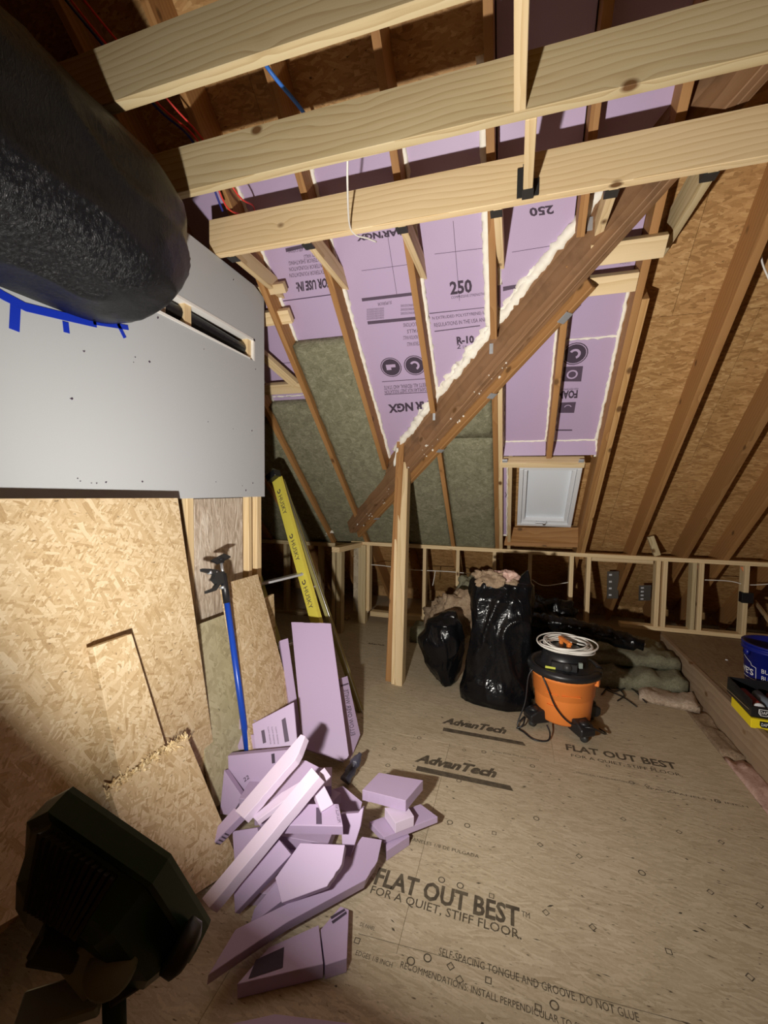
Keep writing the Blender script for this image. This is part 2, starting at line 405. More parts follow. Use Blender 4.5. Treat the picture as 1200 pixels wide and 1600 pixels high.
# valley beam line (foam plane)
A = PS(620, 700, .12); B = PS(915, 330, .12)
VD = (B-A).normalized()
la, lb = RL(A), RL(B)
def s_diag(x): return la.y+(lb.y-la.y)*(x-la.x)/(lb.x-la.x)
def rafter(x, s0, s1, w=.036, d0=0, d1=DSH-.001, mat=OLDW, name='rafter'):
    L = (s1-s0)
    M = RM @ Matrix(((0, 1, 0, x+w/2), (1, 0, 0, s0), (0, 0, -1, 0), (0, 0, 0, 1)))   # local X up-slope
    return box(name, (0, -w/2, d0), (L, w/2, d1), mat, roof, M)
RA, RB, RC, RD, RE, RMID, RF, RG, RH, RI = -1.86, -1.467, -1.04, -.57, -.154, .215, .55, .985, 1.37, 1.66
for x in (-2.62, -2.24, RA): rafter(x, SBOT, STOP)
rafter(RB, SBOT, STOP)
sc = s_diag(RC); rafter(RC, sc+.02, STOP); rafter(RC, SBOT, sc-.12, w=.03)
sd = s_diag(RD); rafter(RD, sd+.0, STOP); rafter(RD, SBOT, sd-.12)
se = s_diag(RE); rafter(RE, se+.0, STOP); rafter(RE, SBOT, se-.12)
rafter(RE+.037, -.35, se-.25, mat=PINE, w=.03)
s_sky1 = RL(PS(785, 722)).y; s_sky0 = RL(PS(790, 822)).y
rafter(RMID, s_sky1+.03, s_diag(RMID)-.1); rafter(RMID+.03, s_diag(RMID)+.02, STOP)
rafter(RF, SBOT, STOP, w=.036); rafter(RF+.037, -.1, 2.25, w=.034, mat=wood('mid_pine', [(0, (.58, .35, .15)), (.6, (.48, .27, .10)), (1, (.34, .17, .06))]))
for x in (RG, RH, RI, 2.04, 2.43, 2.82, 3.2): rafter(x, SBOT, STOP, w=.04)
rafter(-.045, s_sky0-.35, s_sky1, w=.028, mat=PINE)          # skylight trimmer
# foam panels between rafters; each is a polygon in the roof frame
DF = .12
def fpoly(name, pts, d, t, mat):
    return prism(name, [(p[0], p[1]) for p in pts], -(d+t), -d, mat, roof, RM)
stop_foam = RL(PS(560, 190, DF)).y
def bay(x0, x1, s0, s1, d=DF, t=.045, mat=FOAM, name='foam_panel'):
    g = .006
    return fpoly(name, [(x0+g, s0), (x1-g, s0), (x1-g, s1), (x0+g, s1)], d, t, mat)
sAB = RL(PS(475, 632, .05)).y; sBC = RL(PS(515, 535, .05)).y
fo = {}
bay(-2.6, -2.24, 1.2, 2.5); bay(-2.204, RA, sAB-.25, 3.6)
fo['AB'] = bay(RA+.036, RB, sAB-.25, 2.0); bay(RA+.036, RB, 2.005, stop_foam)
sj = RL(PS(520, 460, DF)).y
fo['BC2'] = bay(RB+.036, RC, sBC-.1, sj-.003); fo['BC'] = bay(RB+.036, RC, sj+.003, stop_foam)
def dbay(x0, x1, s1):
    g = .006
    return fpoly('foam_panel', [(x0+g, s_diag(x0)-.03), (x1-g, s_diag(x1)-.03), (x1-g, s1), (x0+g, s1)], DF, .045, FOAM)
fo['CD'] = dbay(RC+.036, RD, stop_foam); fo['DE'] = dbay(RD+.036, RE, stop_foam)
fo['EM'] = dbay(RE+.036, RMID+.03, STOP-1.2)
fo['MF0'] = fpoly('foam_panel', [(RMID+.07, s_diag(RMID+.07)), (RF, s_diag(RF)), (RF, STOP-1.2), (RMID+.07, STOP-1.2)], DF, .045, FOAM)
# below the beam, above the skylight
def s_low(x): return s_diag(x)-.10
sfold = RL(PS(785, 690, DF)).y
fo['L'] = fpoly('foam_panel', [(-.085, sfold), (RMID-.004, sfold), (RMID-.004, s_low(RMID)), (-.085, s_low(-.085))], DF, .045, FOAM)
sjr = RL(PS(900, 530, DF)).y
fo['R'] = fpoly('foam_panel', [(RMID+.04, sfold), (RF-.004, sfold), (RF-.004, sjr-.002), (RMID+.04, sjr-.002)], DF, .045, FOAM)
fo['R2'] = fpoly('foam_panel', [(RMID+.04, sjr+.002), (RF-.004, sjr+.002), (RF-.004, s_low(RF)), (RMID+.04, s_low(RMID+.04))], DF, .045, FOAM)
for x0, x1 in ((-.085, RMID-.004), (RMID+.04, RF-.004)):      # sloping lip over the header
    vs = [RM @ Vector((x, s, z)) for x in (x0, x1) for s, z in ((sfold, -DF), (s_sky1+.02, -.045), (s_sky1+.02, -.16), (sfold, -.16))]
    mesh('foam_lip', vs, [(0, 1, 2, 3), (4, 5, 6, 7), (0, 1, 5, 4), (1, 2, 6, 5), (2, 3, 7, 6), (3, 0, 4, 7)], FOAM, roof)
fpoly('foam_panel', [(-.112, s_sky0-.2), (-.05, s_sky0-.2), (-.05, s_sky1-.04), (-.112, s_sky1-.04)], .05, .06, FOAM)
# mineral wool batts (lumpy slabs)
def batt(x0, x1, s0, s1a, s1b, d=.02, t=.13, mat=WOOL, name='mineral_wool_batt', M=RM, parent=roof, amp=.009, seed=0, rnd=.016):
    nx, ny = 14, max(6, int((s1a-s0)/.05)); vs = []; fs = []
    for j in range(ny+1):
        for i in range(nx+1):
            a = i/nx; x = x0+(x1-x0)*a; s = s0+(s1a+(s1b-s1a)*a-s0)*j/ny
            e = min(a, 1-a, j/ny*2, (1-j/ny)*3)
            z = -d+amp*(noise.noise(Vector((x*9, s*9, seed)))+.6*noise.noise(Vector((x*27, s*27, seed))))-(rnd*max(0, 1-e*14))
            vs.append((x, s, z))
    n = len(vs)
    for j in range(ny):
        for i in range(nx): q = j*(nx+1)+i; fs.append((q, q+1, q+nx+2, q+nx+1))
    loop = [i for i in range(nx+1)]+[j*(nx+1)+nx for j in range(1, ny+1)]+[ny*(nx+1)+i for i in range(nx-1, -1, -1)]+[j*(nx+1) for j in range(ny-1, 0, -1)]
    for q in loop: v = vs[q]; vs.append((v[0], v[1], -d-t))
    m = len(loop)
    for i in range(m): fs.append((loop[i], loop[(i+1) % m], n+(i+1) % m, n+i))
    fs.append(tuple(range(n, n+m)))
    return mesh(name, vs, fs, mat, parent, M, smooth=True)
batt(-2.59, -2.24, -.12, 1.1, 1.1); batt(-2.20, RA-.003, -.12, 1.55, 1.55, seed=1)
batt(RA+.037, RB-.003, -.12, sAB, sAB, d=.03, t=.13, seed=2)
batt(RB+.037, RC-.003, -.12, sBC, sBC, d=.03, seed=3)
batt(RC+.031, RD-.003, -.12, s_diag(RC+.03)-.12, s_diag(RD)-.12, d=.035, seed=4)
sm = RL(PS(730, 688, .03)).y
batt(RD+.037, RE-.003, -.12, sm, sm, d=.035, seed=5); batt(RD+.037, RE-.003, sm+.004, s_diag(RD+.04)-.13, s_diag(RE)-.13, d=.035, seed=6)
# blocks and headers
def block(pa, pb, w, name='blocking', mat=PINE, d=0, t=.036):
    """board seen face-on between two photo points along its centre line; w tall in slope plane"""
    a, b = PS(*pa, d), PS(*pb, d); a = Vector((a.x, (a.y+b.y)/2, (a.z+b.z)/2)); b = Vector((b.x, a.y, a.z))
    M = frame(a-EN*0, (1, 0, 0), ES)
    return box(name, (0, -w/2, -t), (b.x-a.x, w/2, 0), mat, roof, M)
block((922, 396), (1040, 390), .095, d=-.034); block((905, 450), (996, 442), .09, d=-.002)
block((330, 460), (447, 457), .055, d=.03); block((330, 505), (455, 500), .085, d=.03)
block((330, 615), (478, 607), .08, d=.02); 
lumber('header', PS(784, 722, .02), PS(913, 722, .02), .07, .05, PINE, roof, up=EN)
lumber('header_end', PS(400, 545, .03), PS(462, 600, .03), .06, .04, PINE, roof, up=ES)
box('sill_board', (-.02, RL(PS(800, 848)).y, -.17), (RF, RL(PS(800, 848)).y+.03, 0), OLDW, roof, RM)
vs = [PS(795, 824, .13), PS(905, 824, .13), PS(903, 850, 0), PS(788, 847, 0)]
vs += [v+Vector((0, 0, -.03)) for v in vs]
mesh('sill_board', vs, BF, OLDW, roof)
# printed panel joints
# spray foam beads
def bead(P, r=.014, rough=.9, jit=.004, step=.018, name='spray_foam_bead'):
    P = [Vector(p) for p in P]; out = []
    for a, b in zip(P[:-1], P[1:]):
        n = max(2, int((b-a).length/step))
        for i in range(n):
            q = a+(b-a)*i/n
            out.append(q+Vector(noise.noise_vector(q*31))*jit)
    out.append(P[-1])
    vs, fs = sweep(out, r, 8, rough)
    o = mesh(name, vs, fs, SPRAY, roof, smooth=True); o['kind'] = 'stuff'; return o
def rp_(x, s, d): return RM @ Vector((x, s, -d))
def rbead(x, s0, s1, r=.012, d=DF, **k): return bead([rp_(x, s0, d), rp_(x, s1, d)], r, **k)
rbead(RA+.040, sAB+.0, sAB+.28, .014); rbead(RB+.042, sBC, stop_foam, .013); rbead(RC+.042, s_diag(RC)-.03, stop_foam, .014)
rbead(RC-.0, sBC+.4, sBC+.42, .01)
rbead(RD+.042, s_diag(RD), stop_foam, .014); rbead(RD-.004, s_diag(RD)+.05, s_diag(RD)+.10, .008); rbead(RD-.006, s_diag(RD)+.95, s_diag(RD)+1.02, .012)
rbead(RE-.016, s_diag(RE)+.02, stop_foam+.1, .022, rough=.5); rbead(RE+.046, s_diag(RE)+.25, s_diag(RE)+.42, .012)
rbead(-.086, sfold-.02, s_low(-.05), .008); rbead(RMID-.006, sfold, s_low(RMID), .008); rbead(RMID+.043, sfold, s_low(RMID), .011)
rbead(RF-.008, sfold, sjr+.35, .010); bead([rp_(-.085, sfold, DF), rp_(RMID, sfold, DF)], .007); bead([rp_(RMID+.04, sfold, DF), rp_(RF-.005, sfold, DF)], .007)
bead([rp_(RMID+.04, sjr, DF), rp_(RF-.005, sjr, DF)], .006, rough=1.6); bead([rp_(-.088, sfold, DF), rp_(-.088, s_sky1, .05)], .009); bead([rp_(RF-.008, sfold, DF), rp_(RF-.008, s_sky1, .05)], .009)
bead([rp_(RA+.05, sAB+.035, DF), rp_(RB, sAB+.035, DF)], .005, rough=2)
rbead(-.108, s_sky0-.2, s_sky1-.05, .006, d=.05); rbead(-.052, s_sky0-.2, s_sky1-.05, .006, d=.05)
bead([rp_(-.11, s_sky0-.2, .05), rp_(-.05, s_sky0-.2, .05)], .008)
bead([A+VD*(-.02)+Vector((0, 0, .0)), B+VD*.1], .030, rough=.8, jit=.012, step=.02)
bead([A+VD*.35+Vector((-.012, 0, .02)), B+VD*-.3+Vector((-.012, 0, .02))], .03, rough=.8, jit=.014, step=.02)
bead([PS(621, 700, .05), PS(616, 728, .0)], .010); bead([PS(470, 846, .06), PS(520, 830, .03)], .018, rough=1.1)
bead([PS(850, 478, .0), PS(885, 455, .05)], .02, rough=1.2)

# ---------------- valley beam (top-level)
vb = empty('valley_beam', A+Vector((0, .05, -.3)))
tag(vb, 'heavy dark old valley beam running diagonally up the slope from the knee wall corner', 'beam')
nrm = VD.cross(Vector((0, 0, 1))).normalized()
if nrm.y < 0: nrm = -nrm
dn = nrm.cross(VD); dn = dn if dn.z < 0 else -dn
HB = .225
def vbeam(t0, t1, n0, n1, d0, d1, mat, name):
    M = frame(A, VD, nrm); z = Vector((M[0][2], M[1][2], M[2][2])); sg = 1 if z.dot(dn) > 0 else -1
    a, b = sorted((d0*sg, d1*sg))
    return box(name, (t0, n0, a), (t1, n1, b), mat, vb, M, .003)
vbeam(-1.12, 2.75, 0, .036, -.02, HB, BARNW, 'beam_ply')
vbeam(-1.12, 2.75, .037, .073, -.02, HB, BARNW, 'beam_ply')
o = vbeam(-1.12, 1.72, .078, .112, .10, HB+.05, OLDW, 'ledger_board')
def specks(n, fn, r=.006, parent=None, mat=SPRAY, name='foam_drip'):
    vs = []; fs = []
    for i in range(n):
        c = fn(); b = len(vs); rr = r*random.uniform(.5, 1.6)
        for d in ((1, 0, 0), (-1, 0, 0), (0, 1, 0), (0, -1, 0), (0, 0, 1), (0, 0, -1)): vs.append(c+Vector(d)*rr*random.uniform(.6, 1.5))
        for f in ((0, 2, 4), (2, 1, 4), (1, 3, 4), (3, 0, 4), (2, 0, 5), (1, 2, 5), (3, 1, 5), (0, 3, 5)): fs.append(tuple(b+q for q in f))
    o = mesh(name, vs, fs, mat, parent); o['kind'] = 'stuff'; return o
specks(60, lambda: A+VD*random.uniform(-1.1, 1.2)+nrm*random.choice((-.002, .04, .075, .11))+dn*(HB+random.uniform(-.004, .006)), .006, vb)
# metal connectors on the beam
for u, v, w in ((684, 684, .035), (760, 592, .045), (870, 470, .065), (587, 793, .03)):
    t = (PL(u, v, nrm, A+nrm*.114)-A)
    tt = t.dot(VD); M = frame(A+VD*tt+nrm*.114+dn*(HB+.052), VD, nrm)
    o = box('hanger_plate', (-w/2, -.05, -.001), (w/2, .002, .0015), STEEL, vb, M, 0)
    o = box('hanger_plate', (-w/2, -.001, -.001), (w/2, .002, .08), STEEL, vb, M, 0)
for u, v, w in ((679, 650, .018), (769, 545, .026), (924, 350, .03)):
    t = (PL(u, v, nrm, A)-A); M = frame(EYE+(A+t-EYE)*1.0-nrm*.004, Vector((1, 0, 0)), Vector((0, 0, 1)))
    box('hanger_plate', (-w/2, -.03, -.002), (w/2, .03, .002), STEEL, vb, M, 0)

# ---------------- post
pz0 = Vector((-.84, 2.86, 0))
pt = A + VD*.02 + nrm*.03 + dn*HB
post = tag(empty('support_post', pz0), 'built-up wooden post standing on the floor under the diagonal beam', 'post')
q0 = PZ(602, 1066); q1 = PZ(612, 1068); q2 = PZ(630, 1069)
top = PY(627, 722, PL(627, 722, nrm, A+nrm*.0).y-.02)
def postply(b0, b1, t0, t1, dep, mat, name='post_ply', z0=0):
    """prism from base edge b0-b1 to top edge t0-t1"""
    y = Vector((0, dep, 0)); vs = [b0, b1, b1+y, b0+y, t0, t1, t1+y, t0+y]
    C = sum(vs, Vector())/8; ax = (t0-b0).normalized(); M = frame(b0, ax, (b1-b0))
    return mesh(name, [M.inverted() @ v for v in vs], BF, mat, post, M, bevel=.002)
yt = top.y
f = .18
postply(PZ(602, 1064), PZ(611.6, 1066), PY(620, 690, yt), PY(631.5, 690, yt), .085, OLDW)
g_ = Vector((0, .012, 0))
postply(PZ(611.8, 1068)-g_, PZ(617, 1068.6)-g_, PY(619.5, 722, yt)-g_, PY(623.5, 722, yt)-g_, .1, PINE)
postply(PZ(617.2, 1069)-g_*1.5, PZ(629, 1071)-g_*1.5, PY(623.8, 722, yt)-g_*1.5, PY(638.5, 722, yt)-g_*1.5, .1, PINE)

# ---------------- other side of the roof and gables (close the attic)
ry, rz = (EO+ES*STOP).y, (EO+ES*STOP).z
vs = [(-3.5, ry, rz+.1), (4.4, ry, rz+.1), (4.4, -2.4, 1.2), (-3.5, -2.4, 1.2)]
mesh('opposite_slope', [Vector(v) for v in vs]+[Vector(v)+Vector((0, 0, .03)) for v in vs], BF, OSBR, roof)
wl = tag(empty('wall_left', (-1.5, 1, 0)), kind='structure')
wg = tag(empty('wall_gable', (-3.4, 1, 0)), kind='structure')
box('gable_board', (-3.45, -2.4, -.1), (-3.4, 5.4, 4.6), OSBR, wg, bevel=0)
wr = tag(empty('wall_right', (4.0, 1, 0)), kind='structure')
box('gable_board', (4.0, -2.4, -.1), (4.05, 5.4, 4.6), OSBR, wr, bevel=0)
wf = tag(empty('wall_front', (0, -2.3, 0)), kind='structure')
box('gable_board', (-3.4, -2.4, -.1), (4.0, -2.35, 4.6), OSBR, wf, bevel=0)
we = tag(empty('wall_eave', (0, 5.25, 0)), kind='structure')
box('eave_board', (-3.4, 5.25, -.1), (4.0, 5.28, .6), OSBR, we, bevel=0)

# ---------------- left wall: drywall, studs, batt
XW = -1.476; YE = PX(413, 600, XW).y; ZD = PX(412, 776, XW).z; ZT = 2.572
def wquad(name, pts, x0, x1, mat, parent=wl):
    """polygon in (y, z), extruded in x"""
    M = Matrix(((0, 0, 1, 0), (1, 0, 0, 0), (0, 1, 0, 0), (0, 0, 0, 1)))
    return prism(name, pts, x0, x1, mat, parent, M)
SL = [PX(*q, XW) for q in [(262, 487), (396, 563), (400, 531), (268, 458)]]
y0s, y1s = 1.34, PX(398, 545, XW).y; z0s, z1s = 2.14, 2.265
yn = -1.5; DX = XW-.013
wquad('drywall_panel', [(yn, ZD), (YE, ZD), (YE, z0s), (yn, z0s)], DX, XW, DRYW)
wquad('drywall_panel', [(yn, z1s), (YE, z1s), (YE, ZT-.03), (YE-.1, ZT), (yn, ZT)], DX, XW, DRYW)
wquad('drywall_panel', [(y1s, z0s), (YE, z0s), (YE, z1s), (y1s, z1s)], DX, XW, DRYW)
wquad('drywall_panel', [(yn, z0s), (y0s, z0s), (y0s, z1s), (yn, z1s)], DX, XW, DRYW)
wquad('slot_frame', [(y0s, z1s-.012), (y1s, z1s-.012), (y1s, z1s), (y0s, z1s)], XW-.06, XW+.002, DRYE)
wquad('slot_frame', [(y1s-.014, z0s), (y1s, z0s), (y1s, z1s), (y1s-.014, z1s)], XW-.06, XW+.002, DRYE)
wquad('slot_frame', [(y0s, z0s), (y1s-.05, z0s), (y1s-.05, z0s+.006), (y0s, z0s+.014)], XW-.08, XW+.004, DRYE)
tube('slot_pipe', [(XW-.05, 1.2, z0s+.06), (XW-.06, 1.7, z0s+.07), (XW-.05, 2.12, z0s+.05)], .038, WRAP, wl, n=12)
box('slot_backing', (XW-.14, 1.2, z0s-.05), (XW-.13, 2.3, z1s+.05), BARNW, wl)
specks(26, lambda: Vector((XW+.0005, random.uniform(.85, 2.2), random.choice((1.40, 1.72, 1.9, 2.1, 2.38, 2.5))+random.uniform(-.03, .03))), .0035, wl, INK, 'screw_head')
xs0, xs1 = XW-.10, XW-.014
def wstud(y, w=.036, m=PINE, z1=ZT, z0=.0):
    return lumber('stud', ((xs0+xs1)/2, y, z0), ((xs0+xs1)/2, y, z1), xs1-xs0, w, m, wl, up=(1, 0, 0))
for u, w in ((405, .048), (391, .034), (298, .045)): wstud(PX(u, 830, xs1).y, w)
for y in (1.25, .85, .45, .05, -.4, -.9): wstud(y)
bb = box('insulation_batt', (0, -.2, -.03), (1.34, .19, .03), KRAFT, wl, frame((xs1-.045, (PX(391, 830, xs1).y+PX(298, 830, xs1).y)/2, 0), (0, 0, 1), (0, 1, 0)))
box('insulation_batt', (xs0+.01, .5, .02), (xs1-.01, 1.55, ZT-.1), TANW, wl)
lumber('top_plate', (XW-.05, -1.5, ZT-.02), (XW-.05, YE, ZT-.02), .04, .08, PINEG, wl)
lumber('bottom_plate', (XW-.06, -1.5, .018), (XW-.06, YE, .018), .036, .085, PINEG, wl)

# ================================================================== CEILING BEAMS
ZB, HBM = 2.577, .176
beam_lab = ['wooden ceiling beam nearest the camera, cut off by the top edge of the picture',
            'middle wooden ceiling beam with large knots above the duct end',
            'farthest wooden ceiling beam, with black hangers under its far edge']
beams = []
for i, yb in enumerate((1.093, 1.476, 1.896)):
    xl = -1.9 if i < 2 else PY(327, 370, 1.86).x
    o = lumber('ceiling_beam', (xl, yb-.019, ZB+HBM/2), (3.3, yb-.019, ZB+HBM/2), HBM, .038, PINEG if i < 2 else PINE)
    tag(o, beam_lab[i], 'beam', 'ceiling beams'); beams.append(o)
# blocks between beams
bx = PY(826, 250, 1.86).x
for i, (ya, yb, x, h) in enumerate(((1.094, 1.437, PY(813, 150, 1.44).x, .176), (1.477, 1.857, bx, .14))):
    o = lumber('blocking', (x, ya, ZB+h/2), (x, yb, ZB+h/2), h, .036, PINE)
    tag(o, ['pine block between the nearest and the middle ceiling beams', 'pine block hung in a black hanger on the farthest ceiling beam'][i], 'block')
hg = tag(empty('joist_hanger', (bx, 1.857, ZB)), 'black steel hanger on the near face of the farthest ceiling beam', 'bracket')
box('seat', (bx-.022, 1.80, ZB-.003), (bx+.022, 1.857, ZB), BLKM, hg, bevel=0)
for sx in (-1, 1): box('side_plate', (bx+sx*.0195-.0015, 1.805, ZB), (bx+sx*.0195+.0015, 1.857, ZB+.10), BLKM, hg, bevel=0)
for sx in (-1, 1): box('flange', (bx+sx*.03-.012, 1.852, ZB+.005), (bx+sx*.03+.012, 1.8565, ZB+.12-(.05 if sx > 0 else 0)), BLKM, hg, bevel=0)
# horizontal ceiling joists from far beam to rafters
YJ = 1.897
def ysl(z, d): # y of roof plane depth d at height z
    return YK+(ZK-z+d/CA)/math.tan(AL)
jl = ['joist at the drywall end of the far beam', 'second joist from the drywall, beside the white cable', 'joist above the number 250 panel', 'joist beside the thick foam strip left of the black hanger',
      'joist crossing the plastic-covered end of the diagonal beam', 'wide weathered joist in front of the bare strand board', 'joist at the right edge of the picture']
hx = [(403, 402), (514, 380), (652, 355), (791, 333), (960, 305), (1125, 278)]
xj = [RB+.055, RC+.055, RD+.055, RE+.055, RMID+.11, RF+.10, RG+.06]
xh = [PZ(u, v, ZB).x for u, v in hx] + [1.02]
jo = []
for i in range(7):
    w = .034; h = .085 if i < 5 else .13
    x1 = xj[i] if i not in (4, 5) else xj[i]
    x0 = xh[i]*.5+x1*.5 if i < 4 else x1
    x0 = x1
    if i == 4: x0 = x1 = .31+.03
    if i == 5: x0 = x1 = .668
    if i == 6: x0 = x1 = 1.05
    dj = .12 if i < 5 else .18; ye0, ye1 = ysl(ZB, dj), ysl(ZB+h, dj)
    pts = [(YJ, ZB), (ye0, ZB), (ye1, ZB+h), (YJ, ZB+h)]
    L = ye0-YJ
    M = Matrix(((0, 0, 1, x0-w/2), (1, 0, 0, YJ), (0, 1, 0, ZB), (0, 0, 0, 1)))
    o = prism('ceiling_joist', [(p[0]-YJ, p[1]-ZB) for p in pts], 0, w, PINE if i not in (5, 6) else PINEG, None, M, bevel=.0015)
    tag(o, 'short pine ' + jl[i], 'joist', 'ceiling joists')
    h_ = tag(empty('joist_hanger', (x0, YJ, ZB)), 'black hanger under the ' + jl[i], 'bracket', 'joist hangers')
    box('seat', (x0-.03, YJ+.0, ZB-.004), (x0+.02, YJ+.045, ZB-.0005), BLKM, h_, bevel=0)
    box('flange', (x0-.03, YJ+.0, ZB), (x0-.0175, YJ+.045, ZB+.06), BLKM, h_, bevel=0)
# braces in the dark corner top left
for a, b, w, lab in (((180, 300), (335, 120), .09, 'upper'), ((300, 330), (345, 240), .07, 'lower')):
    pa, pb = PY(*a, 2.05), PY(*b, 2.05)
    o = lumber('diagonal_brace', pa, pb, w, .04, OLDW, None, up=(0, 1, 0))
    tag(o, f'{lab} old diagonal brace in the dark corner behind the first beams', 'brace')

# ================================================================== SKYLIGHT
wn = tag(empty('window_1', PS(850, 770, .1)), kind='structure')
wp = [PS(*q, .11) for q in ((810, 727), (908, 727), (894, 822), (807, 819))]
cw = RL(sum(wp, Vector())/4)
x0w, x1w = .035, .485; s0w, s1w = RL(wp[3]).y, RL(wp[0]).y
def wbx(name, a, b, c, d, z0, z1, mat): return box(name, (a, c, z0), (b, d, z1), mat, wn, RM, .002)
def wframe(nm, a, b, c, d, t, z0, z1, mat):
    wbx(nm, a, b, c, c+t, z0, z1, mat); wbx(nm, a, b, d-t, d, z0, z1, mat)
    wbx(nm, a, a+t, c+t, d-t, z0, z1, mat); wbx(nm, b-t, b, c+t, d-t, z0, z1, mat)
wframe('window_frame', x0w, x1w, s0w, s1w, .032, -.17, -.095, WHITE)
wframe('window_sash', x0w+.034, x1w-.034, s0w+.034, s1w-.034, .028, -.165, -.112, WHITE)
wbx('window_blind', x0w+.06, x1w-.06, s0w+.06, s1w-.06, -.155, -.15, BLIND)
wbx('window_pane', x0w+.05, x1w-.05, s0w+.05, s1w-.05, -.163, -.159, simple('skylight_glass', (.25, .28, .32), .05, .8))
cx = (x0w+x1w)/2-.02
wbx('crank_handle', cx-.05, cx+.04, s0w+.045, s0w+.06, -.112, -.09, ALU); wbx('crank_handle', cx+.01, cx+.03, s0w+.035, s0w+.07, -.10, -.075, ALU)
for u in (789, 908): 
    M = frame(PS(u, 722, -.008), (1, 0, 0), ES); box('corner_bracket', (-.018, -.02, -.004), (.018, .025, .004), STEEL, roof, M)

# ================================================================== PRINTS ON THE ROOF FOAM
def rtext(s, o, b, c, parent, bold=0.0, mat=INK, d=DF):
    return text(s, PS(*o, d), PS(*b, d), PS(*c, d), mat, parent, bold)
def rband(pts, parent, d=DF, mat=INKP): return mark('printed_band', [PS(*q, d) for q in pts], mat, parent, -EN)
P = fo['BC']
rtext('FOR USE IN:', (515, 437), (465, 445), (513, 450), P, .02) if False else None
rtext('FOR USE IN:', (515, 433), (462, 441), (516, 449), P, .045)
for i, sline in enumerate(('EXTERIOR FOUNDATION', 'INTERIOR FOUNDATION', 'EXTERIOR SHEATHING', 'CAVITY WALLS', 'COMMERCIAL APPLICATIONS')):
    y = 421-i*9.6; rtext(sline, (506-i*2.2, y), ((452 if i != 3 else 476)-i*.5, y+6.5), (506.5-i*2.2, y+6.5), P, 0)
rband([(496, 388), (499, 388), (512, 430), (509, 431)], P)
rband([(446, 388), (500, 376), (501, 381), (447, 394)], P)
P = fo['CD']
rband([(565, 466), (650, 456), (651, 461), (566, 471)], P); rband([(574, 502), (657, 494), (658, 499), (575, 507)], P)
rtext('NGX', (645, 628), (606, 632), (646, 642), P, .045); rtext('ULAR', (690, 624), (648, 628), (690, 638), P, .045)
rtext("ULAR'NGX", (640, 355), (556, 367), (641, 366), P, .045)
for i, t in enumerate(('APPLICATIONS', 'WALLS', 'FOUNDATION WALLS', 'EXTERIOR WALLS')):
    rtext(t, (658, 503+i*10), (630+6*(i % 2), 505+i*10), (658, 509+i*10), P)
rtext('SUPERIOR', (612, 470), (590, 473), (612, 475), P); 
for i in range(5): rtext('FOR INTERIOR OR EXTERIOR USE SEE INSTRUCTIONS', (600, 480+i*3.6), (573, 482.5+i*3.6), (600, 483+i*3.6), P)
for i in range(3): rtext('HIGH PERFORMANCE RIGID BOARD', (653, 474+i*6), (626, 476+i*6), (653, 478+i*6), P)
rtext('MEETS ALL FEDERAL AND STATE', (668, 598), (600, 603), (668, 604), P); rtext('FOAMULAR NGX SHEET INSULATION', (668, 605), (601, 610), (668, 611), P)
rband([(597, 596), (667, 591), (667, 592), (597, 597)], P); rband([(601, 616), (670, 612), (670, 613), (601, 617)], P)
def icon(u, v, r, parent, mode, d=DF):
    c = PS(u, v, d); e = (PS(u+1, v, d)-PS(u, v, d)); R = r*.0043
    ax, ay = Vector((1, 0, 0)), ES
    ringmark('printed_icon', c, ax, ay, 0.0, R*.85, INK, parent, -EN)
    ringmark('printed_icon', c, ax, ay, R*.92, R, INK, parent, -EN)
    if mode == 0:
        mark('printed_icon', [c+ax*a*R+ES*b*R for a, b in ((-.45, -.25), (.0, -.25), (.0, .0), (.45, .0), (.45, .3), (-.45, .3))], FOAM, parent, -EN, .0014)
    else:
        ringmark('printed_icon', c, ax, ay, R*.25, R*.45, FOAM, parent, -EN, lift=.0014, a0=-1.2, a1=2.6)
icon(611, 574, 17, P, 0); icon(648, 571, 17, P, 1)
for (a, b) in (((565, 423), (640, 413)), ((606, 370), (620, 460))):
    pa, pb = PS(*a, DF), PS(*b, DF); w = Vector((0, 0, 0)); t = (pb-pa).normalized().cross(EN)*.0012
    mark('scored_line', [pa-t, pb-t, pb+t, pa+t], INKP, P, -EN)
P = fo['DE']
rtext('250', (704, 461), (738, 457), (702, 440), P, .035); rtext('COMPRESSIVE STRENGTH', (705, 467), (756, 461), (705, 463), P)
rtext('N EXTRUDED POLYSTYRENE) IN', (676, 501), (760, 492), (675, 495), P); rtext('REGULATIONS IN THE USA AND', (679, 511), (761, 502), (678, 505), P)
rband([(671, 489), (757, 480), (757, 481), (671, 490.5)], P); rband([(679, 517), (750, 508), (750, 509.5), (679, 518.5)], P)
rtext('R-10', (714, 538), (741, 536), (713, 526), P, .045); rtext('2', (714, 545), (720, 544.5), (714, 538), P, .01); rtext('5,08 cm', (723, 545), (735, 544), (723, 540), P)
for (a, b) in (((679, 397), (762, 387)), ((708, 345), (718, 470))):
    pa, pb = PS(*a, DF), PS(*b, DF); t = (pb-pa).normalized().cross(EN)*.0012
    mark('scored_line', [pa-t, pb-t, pb+t, pa+t], INKP, P, -EN)
P = fo['EM']
rtext('250', (864, 320), (826, 325), (866, 334), P, .035)
rband([(786, 448), (810, 444), (809, 450), (786, 455)], P)
for (a, b) in (((800, 394), (862, 384)),):
    pa, pb = PS(*a, DF), PS(*b, DF); t = (pb-pa).normalized().cross(EN)*.0012
    mark('scored_line', [pa-t, pb-t, pb+t, pa+t], INKP, P, -EN)
P = fo['R']
icon(898, 553, 17, P, 1)
rband([(881, 573), (911, 572), (908, 596), (878, 596)], P); ringmark('printed_icon', PS(894, 585, DF), (1, 0, 0), ES, .022, .032, FOAM, P, -EN, lift=.0014)
